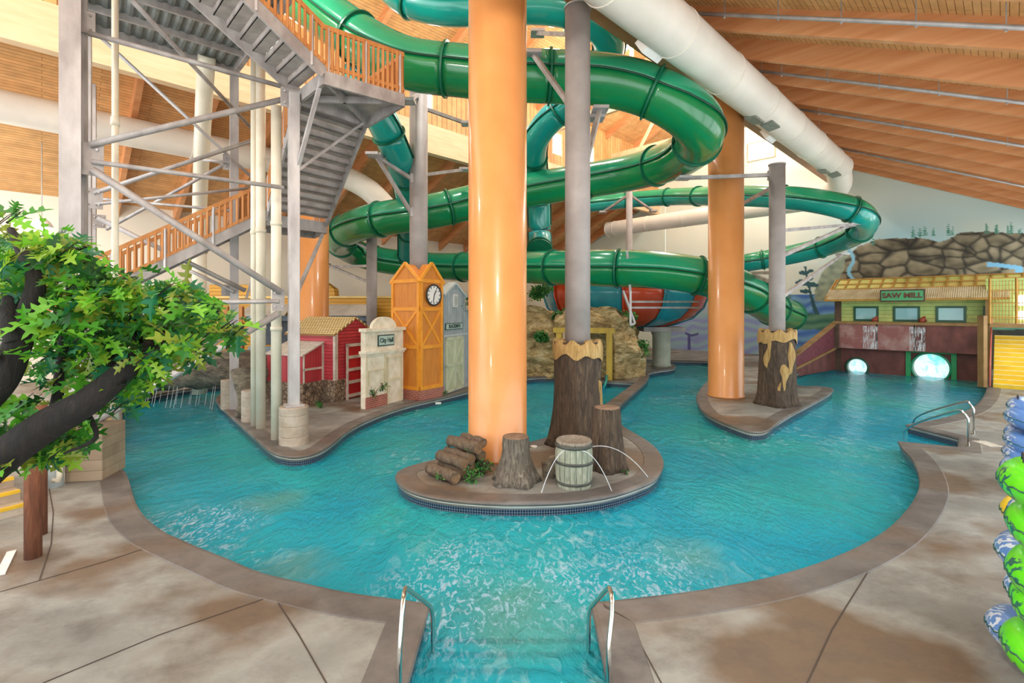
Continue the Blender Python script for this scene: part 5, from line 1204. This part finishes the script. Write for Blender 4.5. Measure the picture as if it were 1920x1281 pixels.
# flume mouths
m_glow = None
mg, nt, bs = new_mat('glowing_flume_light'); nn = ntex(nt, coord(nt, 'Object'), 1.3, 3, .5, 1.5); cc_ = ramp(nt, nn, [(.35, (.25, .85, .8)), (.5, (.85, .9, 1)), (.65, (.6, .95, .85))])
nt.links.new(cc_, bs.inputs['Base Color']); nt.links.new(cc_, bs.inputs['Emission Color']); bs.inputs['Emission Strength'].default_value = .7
for i, (mx, mz, mr) in enumerate(mouths):
    c0 = SF_.pt(mx, mz, .02); tt = thing('flume_mouth', 'glowing round flume mouth at the waterline, %s' % ('the smaller left one' if i == 0 else 'the bigger one with green frame'), 'flume opening', SF_.pt(mx, -.25, 0))
    obj('tunnel', MB().tube([c0, c0-SF_.n*1.4], mr, 36, False), m_green, tt, True)
    obj('lit_water_wall', MB().cyl(c0-SF_.n*.5, c0-SF_.n*.55, mr*.98, n=36), mg, tt)  # emissive disc stands in for the bright light inside the tunnel
    obj('rim', MB().torus(c0, mr+.04, .06, ax=SF_.n, n=36, m=8), m_greenup if i else MATS['dark_green_frame'], tt, True)
    if i:
        b = MB(); SF_.rect(b, mx-mr-.28, mx-mr-.06, -.5, 1.18, .01, .1); SF_.rect(b, mx+mr+.06, mx+mr+.28, -.5, 1.18, .01, .1); SF_.rect(b, mx-mr-.28, mx+mr+.28, 1.12, 1.24, .01, .12); obj('green_frame', b, M('lit_green_board', '#1f9a5a', None, 2, .5), tt)  # plain green boards framing the bigger mouth
# sloping side wall left
SL = Face(G(1487, 701), A); t = thing('ramp_wall', 'sloping dark red side wall left of the saw mill', 'wall panel', SL.a)
w_ = SL.w; b = MB(); SL.poly(b, [(0, -.2), (w_, -.2), (w_, 1.25), (0, .3)], -.2, 0); obj('lower_panel', b, m_reds, t)
b = MB(); SL.poly(b, [(0, .3), (w_, 1.25), (w_, 2.8), (0, 1.0)], -.2, .12); obj('upper_panel', b, M('mottled_red', '#7d4048', '#5f3038', 5, .7), t)
b = MB(); SL.bar(b, 0, .3, w_, 1.25, .12, 0, .2); SL.bar(b, 0, 1.02, w_, 2.82, .1, -.1, .2); obj('cap_board', b, MATS['weathered_ledge'], t)
for i, (px, lab) in enumerate(((1643, 'left'), (1731, 'right'))):
    c = SF_.pt(X(px), 2.86, .4); t = thing('carved_critter_pot', 'little red and brown ornament on the ledge under the windows, %s one' % lab, 'ornament', c)
    obj('ornament_body', MB().sphere(c+Vector((0, 0, .12)), .14, 12, 8, (1.3, 1, 1), .5, i), M('ornament_red', '#a0432c', '#6d3a24', 6, .6), t, True); obj('ornament_top', MB().sphere(c+Vector((.1, 0, .27)), .08, 10, 7), MATS['ornament_red'], t, True)
    o = solo('water_sheet', 'thin sheet of water splashing down the faded panel, %s one' % lab, 'water', (lambda b: b)(SF_.rect(MB(), X(px)-.55, X(px)+.15, 1.25, 2.6, .575, .58)), m_jet)
    nt = m_jet.node_tree
m_sheet, nt, bs = new_mat('splash_sheet'); bs.inputs['Base Color'].default_value = (.85, .9, .95, 1); f = ntex(nt, coord(nt, 'Object', (5, 5, .8)), 2.5, 5, .7); r_ = ramp(nt, f, [(.46, (0, 0, 0)), (.66, (.75, .75, .75))]); nt.links.new(r_, bs.inputs['Alpha'])
for o in C.objects:
    if o.name.startswith('water_sheet'): o.data.materials[0] = m_sheet
# yellow stairs and caged balcony right of the mill
t = thing('yellow_steps', 'bright yellow wide steps right of the saw mill', 'stairs', G(1890, 727))
m_ys = M('yellow_paint', '#f2cf2e', '#e8c020', 2, .5); m_yn = M('step_edge_cream', '#f6eeb0', None, 2, .5)
YF = Face(G(1862, 727), G(1862, 727)-UV(0, 3.6)); n = 12
for i in range(n):
    z0 = i*.19; b = MB(); YF.rect(b, 0, YF.w, z0, z0+.19, -.3*i-.32, -.3*i); st = obj('step', b, m_ys, t)
    b = MB(); YF.rect(b, 0, YF.w, z0+.165, z0+.195, -.3*i-.05, -.3*i+.015); obj('nosing', b, m_yn, st)
b = MB(); b.tube([YF.pt(-.1, 0.05, 0), YF.pt(-.1, 1.0, 0), YF.pt(-.1, 3.1, -3.2)], .03, 8); obj('handrail', b, M('red_handrail', '#c9655a', None, 2, .4), t)
b = MB(); b.beam(YF.pt(-.35, 0, .05), YF.pt(-.35, 3.3, .05), .3, .18); obj('side_post', b, MATS['weathered_ledge'], t)
t = thing('caged_balcony', 'balcony with wire mesh screen above the yellow steps', 'balcony', YF.pt(0, 2.5, -.5))
BFc = Face(P(1856, 580, 23.6), P(1856, 580, 23.6)-UV(0, 3.6)); W2 = BFc.w
b = MB(); BFc.rect(b, 0, W2, 2.72, 2.9, -2.5, 0); obj('balcony_deck', b, MATS['weathered_ledge'], t)
b = MB()
for z in (3.2, 3.9, 4.5, 5.1): b.beam(BFc.pt(0, z), BFc.pt(W2, z), .05, .05)
for i in range(5): b.beam(BFc.pt(i*W2/4, 2.9), BFc.pt(i*W2/4, 5.1), .08, .08)
obj('screen_frame', b, m_ybr, t)
b = MB()
for i in range(34): b.beam(BFc.pt(i*W2/33, 2.9), BFc.pt(i*W2/33, 5.0), .018, .018)
obj('mesh_wires', b, m_ybr, t)
b = MB(); BFc.rect(b, -.2, W2, 2.9, 5.2, -2.6, -2.5); obj('back_wall', b, m_ygreen, t)
b = MB(); BFc.rect(b, .9, W2, 3.1, 3.5, -2.5, -2.42); BFc.rect(b, .9, W2, 3.8, 4.3, -2.5, -2.42); obj('lit_window', b, m_winlit, t)
# side inlet: rails, steps, deck mat
t = thing('pool_handrail', 'pair of chrome handrails at the small side steps on the right', 'handrail', G(1806, 838))
for (x0, y0), (x1, y1) in (((1816, 838), (1694, 822)), ((1826, 815), (1712, 800))):
    a = G(x0, y0); e = G(x1, y1, -.25)
    d = (e-a).normalized(); q = [a, a+Vector((0, 0, .72)), a+Vector((0, 0, .85))+Vector((d.x, d.y, 0))*.12, a+Vector((d.x, d.y, 0))*.35+Vector((0, 0, .86)), Vector((e.x, e.y, -.0))-Vector((d.x, d.y, 0))*.15+Vector((0, 0, .1)), Vector((e.x, e.y, -.5))]
    obj('rail', MB().tube(q[:2]+crom(q[1:], 6)[1:], .026, 12), m_chrome, t, True); obj('flange', MB().cyl(a, a+Vector((0, 0, .03)), .07, n=16), m_chrome, t)
for i in range(3):
    a, b_ = G(1800-i*26, 824), G(1800-i*26, 840); b = MB().beam(a+Vector((-.25, 0, -.42-.2*i)), b_+Vector((-.25, 0, -.42-.2*i)), .55, .2); struct('floor_step', b, m_plaster)
q = G(1851, 833); t = thing('drain_grate', 'square white textured deck mat beside the side steps', 'mat', q); obj('mat_plate', MB().box(q+Vector((0, 0, .01)), (.34, .55, .015), -.1), M('mat_white', '#cfc8b8', '#b0a898', 14, .7), t)
# front handrails
for s, lab in ((-1, 'left chrome handrail at the front pool entry'), (1, 'right chrome handrail at the front pool entry')):
    if s < 0: a, top, bend, dn_ = (752, 1281+70), (758, 1110), (808, 1140), (812, 1215)
    else: a, top, bend, dn_ = (1141, 1281+70), (1143, 1106), (1107, 1134), (1103, 1210)
    x = s*1.14; t = thing('pool_handrail', lab, 'handrail', (x, 4.75, 0))
    dx = -.03 if s < 0 else -.14
    x0 = (-1.05 if s < 0 else .905); x1 = (-1.07 if s < 0 else .98); x2 = (-.90 if s < 0 else .872)
    q = [Vector((x0, 4.5, 0)), Vector((x0, 4.52, .4)), Vector((x1*.99, 4.68, .70)), Vector((x1, 4.82, .79)), Vector((x1*.985, 4.93, .74)), Vector((x2*1.02, 5.30, .36)), Vector((x2, 5.38, .26)), Vector((x2*.985, 5.42, .05)), Vector((x2*.98, 5.43, -.7))]
    obj('rail', MB().tube(crom(q, 8), .024, 14), m_chrome, t, True); obj('flange', MB().cyl((x0, 4.5, 0), (x0, 4.5, .03), .065, n=18), m_chrome, t, True)
# ================================================================ INFLATABLE TUBES at the right
def vinyl(name, base, prt, dens):
    m, nt, bs = new_mat(name); v = coord(nt, 'Object'); sp = nt.nodes.new('ShaderNodeSeparateXYZ'); nt.links.new(v, sp.inputs[0])
    n_ = nt.nodes.new('ShaderNodeTexWave'); n_.inputs['Scale'].default_value = 5; n_.inputs['Distortion'].default_value = 9; n_.inputs['Detail'].default_value = 2; n_.inputs['Detail Scale'].default_value = 1.6; nt.links.new(v, n_.inputs[0])
    l = ramp(nt, n_.outputs[1], [(.55, (0, 0, 0)), (.6, (1, 1, 1))]); big_ = ramp(nt, ntex(nt, v, 1.7, 1), [(dens, (0, 0, 0)), (dens+.03, (1, 1, 1))])
    nt.links.new(mixc(nt, mixc(nt, 1.0, l, big_, 'MULTIPLY'), srgb(base), srgb(prt)), bs.inputs['Base Color']); bs.inputs['Roughness'].default_value = .28; bs.inputs['Coat Weight'].default_value = .3; return m
m_vg = vinyl('green_vinyl', '#5fd81e', '#2f6a5e', .62); m_vb = vinyl('blue_vinyl', '#5f8bcb', '#cfdbea', .52); m_vy = vinyl('yellow_vinyl', '#f0d020', '#f0d020', .5)
m_hand = M('black_strap', '#20242c', None, 2, .5)
def ring(px, py, Z, mat, col, lab, r=.185, R=.42, tilt=(0, 0, 1), handle=True, cat='swim tube', grp=None):
    e = P(px, py, Z); an = math.atan((px-960)/F); cx = e.x+R+r
    for _ in range(6): cx = Z*math.tan(an+math.asin((R+r)/math.hypot(cx, Z)))
    c = Vector((cx, e.y, e.z)); ax = Vector(tilt).normalized(); t = thing('river_tube', lab, cat, c, grp)
    b = MB().torus((0, 0, 0), R, r, n=48, m=18, sq=.95)
    q = Vector((0, 0, 1)).rotation_difference(ax)
    for i, v in enumerate(b.v):
        a = math.atan2(v.y, v.x); b.v[i] = c+q@(v*(1+.006*math.sin(a*30)))
    obj('inflated_ring', b, mat, t, True)
    sm = []
    for i in range(64):
        a = 2*math.pi*i/64; sm.append(c+q@Vector(((R+r*1.0)*math.cos(a), (R+r*1.0)*math.sin(a), .02*math.sin(a*30))))
    obj('weld_seam', MB().tube(sm+[sm[0]], .008, 5), M('seam_tone', '#2c5f58', None, 2, .4), t)
    if handle:
        for a in (2.4, 5.4):
            h = [c+q@Vector(((R+dr)*math.cos(a+da), (R+dr)*math.sin(a+da), dz)) for dr, da, dz in ((.02, -.16, r*.95), (.02, -.13, r+.045), (.02, .13, r+.045), (.02, .16, r*.95))]
            obj('grab_handle', MB().tube(h, .014, 6), m_hand, t)
    return t
gw = ['topmost bright green', 'second from top bright green', 'third bright green', 'fourth bright green', 'lowest visible bright green']
for i, (px, py, Z) in enumerate(((1868, 926, 4.0), (1880, 1030, 4.0), (1883, 1103, 4.02), (1891, 1178, 3.98), (1872, 1266, 4.0))): ring(px, py, Z, m_vg, 'green', gw[i]+' river tube in the near stack at right edge', tilt=(.12*math.sin(i*2), -.1+.08*math.cos(i*3), 1), grp='near green river tubes', handle=i == 0)
for i, (px, py, Z, m_, w_) in enumerate(((1888, 985, 4.9, m_vb, 'highest blue tube peeking out behind the green stack'), (1863, 1052, 4.8, m_vb, 'blue tube with white print left of second green tube'), (1881, 1127, 4.8, m_vb, 'blue tube mostly hidden behind the green stack'), (1846, 1212, 4.75, m_vb, 'big blue printed tube sticking out lowest on the left'), (1874, 978, 5.0, m_vy, 'yellow tube showing a corner behind the green stack'))):
    if m_ is m_vy: ring(px, py, 5.75, m_, '', w_, handle=False)
    else: ring(px, py, Z, m_, '', w_, tilt=(.1*math.cos(i*2), .1, 1), handle=False, grp='near blue river tubes')
bw = ['top blue tube of the far stack, with black handles', 'second blue tube in the far stack', 'third blue tube in the far stack, bulging left', 'fourth blue tube in the far stack', 'fifth blue tube with white lettering in far stack', 'lowest blue tube of the far stack above the deck']
for i, (px, py, Z) in enumerate(((1886, 770, 9.9), (1880, 793, 9.7), (1882, 818, 9.9), (1879, 838, 9.6), (1877, 861, 9.6), (1874, 886, 9.3))): ring(px, py, Z, m_vb, '', bw[i], r=.17+.02*(i % 2), R=.40, tilt=(.15*math.sin(i*2.3), -.15, 1), handle=i == 0, grp='far blue river tubes')
# ================================================================ LEFT: steps, poles, oak tree
t = thing('concrete_steps', 'concrete steps with yellow nosings at the left edge', 'stairs', G(0, 975))
m_yedge = M('yellow_nosing', '#e0b92a', '#cda520', 3, .5)
LS = Face(G(-130, 1010), G(50, 962)); w_ = LS.w
for i in range(12):
    z0 = i*.175; b = MB(); LS.rect(b, 0, w_, 0, z0+.175, -.32*i-.33, -.32*i); st = obj('step', b, m_pier, t)
    b = MB(); LS.rect(b, 0, w_, z0+.125, z0+.18, -.32*i-.06, -.32*i+.012); obj('nosing', b, m_yedge, st)
b = MB(); [b.beam(LS.pt(w_*f, 2.1, -3.9), LS.pt(w_*f, 3.2, -3.9), .1, .1) for f in (.3, .6, 1.0)]; b.beam(LS.pt(0, 3.15, -3.9), LS.pt(w_, 3.15, -3.9), .1, .2); [b.beam(LS.pt(0, z, -3.9), LS.pt(w_, z, -3.9), .05, .16) for z in (2.3, 2.6, 2.9)]
obj('wood_barrier', b, M('orange_board2', '#c98442', '#b57236', 2, .6), t)
m_rust = make_bark('rusty_brown_pole', '#5c3524', '#7d4c33', '#8f5f42')
for px, py, r, h, lab in ((62, 1045, .10, 2.0, 'nearer rust-brown round pole under the oak branches'), (76, 1002, .085, 2.1, 'rust-brown pole just behind the nearer one')):
    c = G(px, py); solo('wooden_pole', lab, 'pole', MB().cyl(c, c+Vector((0, 0, h)), r, n=20), m_rust, smooth=True, origin=c)
c = G(100, 912); t = thing('standpipe', 'white and cream pipe elbow standing by the concrete pier', 'pipe', c)
obj('pipe_run', MB().cyl(c, c+Vector((0, 0, 1.4)), .16, n=20), M('pale_blue_pipe', '#d4e2e4', None, 2, .4), t, True)
obj('side_pipe', MB().tube([c+Vector((.1, -.1, .16)), c+Vector((.22, -.12, .16)), c+Vector((.24, -.12, .3)), c+Vector((.24, -.12, 1.3))], .05, 12), m_pvc, t, True)
solo('white_board', 'thin white strip lying on the deck at far left', 'strip', MB().beam(G(0, 1078, .012), G(22, 1034, .012), .1, .02), m_white)
# oak
t = thing('oak_tree', 'artificial oak with dark limbs and bright green lobed leaves at left', 'tree', (-6.2, 4.9, 0))
m_obark = make_bark('oak_bark', '#0a0705', '#150f0b', '#2c231b')
BR = [([(-140, 1030, 4.5), (-60, 912, 4.45), (20, 846, 4.45), (90, 796, 4.5), (160, 756, 4.55), (220, 708, 4.65), (268, 664, 4.8), (305, 628, 5.2), (350, 597, 5.25), (410, 582, 5.3)], [.2, .18, .155, .15, .13, .11, .08, .065, .04, .02]),
      ([(-120, 850, 4.5), (-40, 760, 4.5), (8, 706, 4.5), (35, 640, 4.55), (58, 575, 4.6), (66, 520, 4.7), (40, 470, 4.8), (20, 430, 4.9)], [.15, .14, .12, .105, .09, .07, .05, .03]),
      ([(96, 800, 4.9), (108, 745, 4.95), (112, 690, 5.0), (125, 620, 5.1), (140, 585, 5.1)], [.07, .05, .04, .05, .02]),
      ([(258, 680, 5.1), (262, 650, 5.1), (250, 610, 5.15), (252, 560, 5.2), (245, 520, 5.2)], [.05, .045, .04, .03, .01]),
      ([(20, 560, 4.6), (18, 600, 4.5), (30, 640, 4.5)], [.06, .07, .08]),
      ([(200, 725, 5.0), (210, 650, 5.3), (180, 560, 5.5), (150, 480, 5.6)], [.05, .04, .03, .01]),
      ([(60, 540, 4.7), (120, 480, 4.8), (170, 460, 4.9)], [.04, .03, .01]), ([(160, 770, 4.9), (180, 820, 4.6), (120, 850, 4.5)], [.03, .02, .01])]
for pts, rr in BR:
    q = [P(*p) for p in pts]; n = len(q); qq = crom(q, 5); r2 = list(np.interp(np.linspace(0, n-1, len(qq)), range(n), rr)); obj('branch', MB().tube(qq, r2, 14), m_obark, t, True)
rnd = random.Random(11); S = []
CL = [(30,470,45,26),(80,455,40,26),(130,470,40,26),(20,540,45,28),(75,530,45,30),(130,520,45,30),(185,520,40,30),(225,535,35,24),(30,600,40,16),(90,590,45,24),(150,580,45,30),(205,575,45,30),(255,550,40,28),(300,540,35,26),(345,545,30,20),(370,565,25,14),
      (40,680,35,8),(100,650,45,24),(160,640,45,30),(215,640,45,26),(270,600,40,26),(315,590,35,22),(355,600,28,18),(385,575,18,8),(395,610,22,12),(425,605,24,14),(445,612,12,7),(340,640,28,14),(375,655,16,9),(300,650,25,10),(250,700,30,12),(295,690,22,10),
      (110,700,30,12),(165,675,34,14),(60,740,30,8),(20,770,40,10),(225,745,22,8),(30,800,38,16),(80,822,36,20),(120,825,30,18),(130,800,30,12),(60,800,30,8),(5,835,30,12),(115,838,18,8),(8,400,16,6),(30,392,12,5),(15,440,20,8),(0,650,30,10),(0,500,40,20),(200,600,50,20),(140,620,50,20),(270,650,30,12),(232,728,14,6),(150,760,24,8),(185,745,22,8),(80,790,30,10),(60,835,30,14),(0,840,30,10),(10,560,40,24)]
for px, py, rp, n in CL:
    for _ in range(3):
        Z = rnd.uniform(4.35, 5.7); S.append((P(px+rnd.uniform(-.4, .4)*rp, py+rnd.uniform(-.4, .4)*rp+8, Z), rp*Z/F*.8, max(2, int(n*.62))))
fo = foliage('foliage', S, .27, LM_OAK, t, oak=True, rnd=rnd); fo['kind'] = 'stuff'
tw = MB()
for c_, r_, n_ in S:
    tw.tube([c_+Vector((-.1, 0, -.08)), c_, c_+Vector((.07, 0, .05))], [.008, .006, .003], 4)
o = obj('twigs', tw, m_obark, t); o['kind'] = 'stuff'
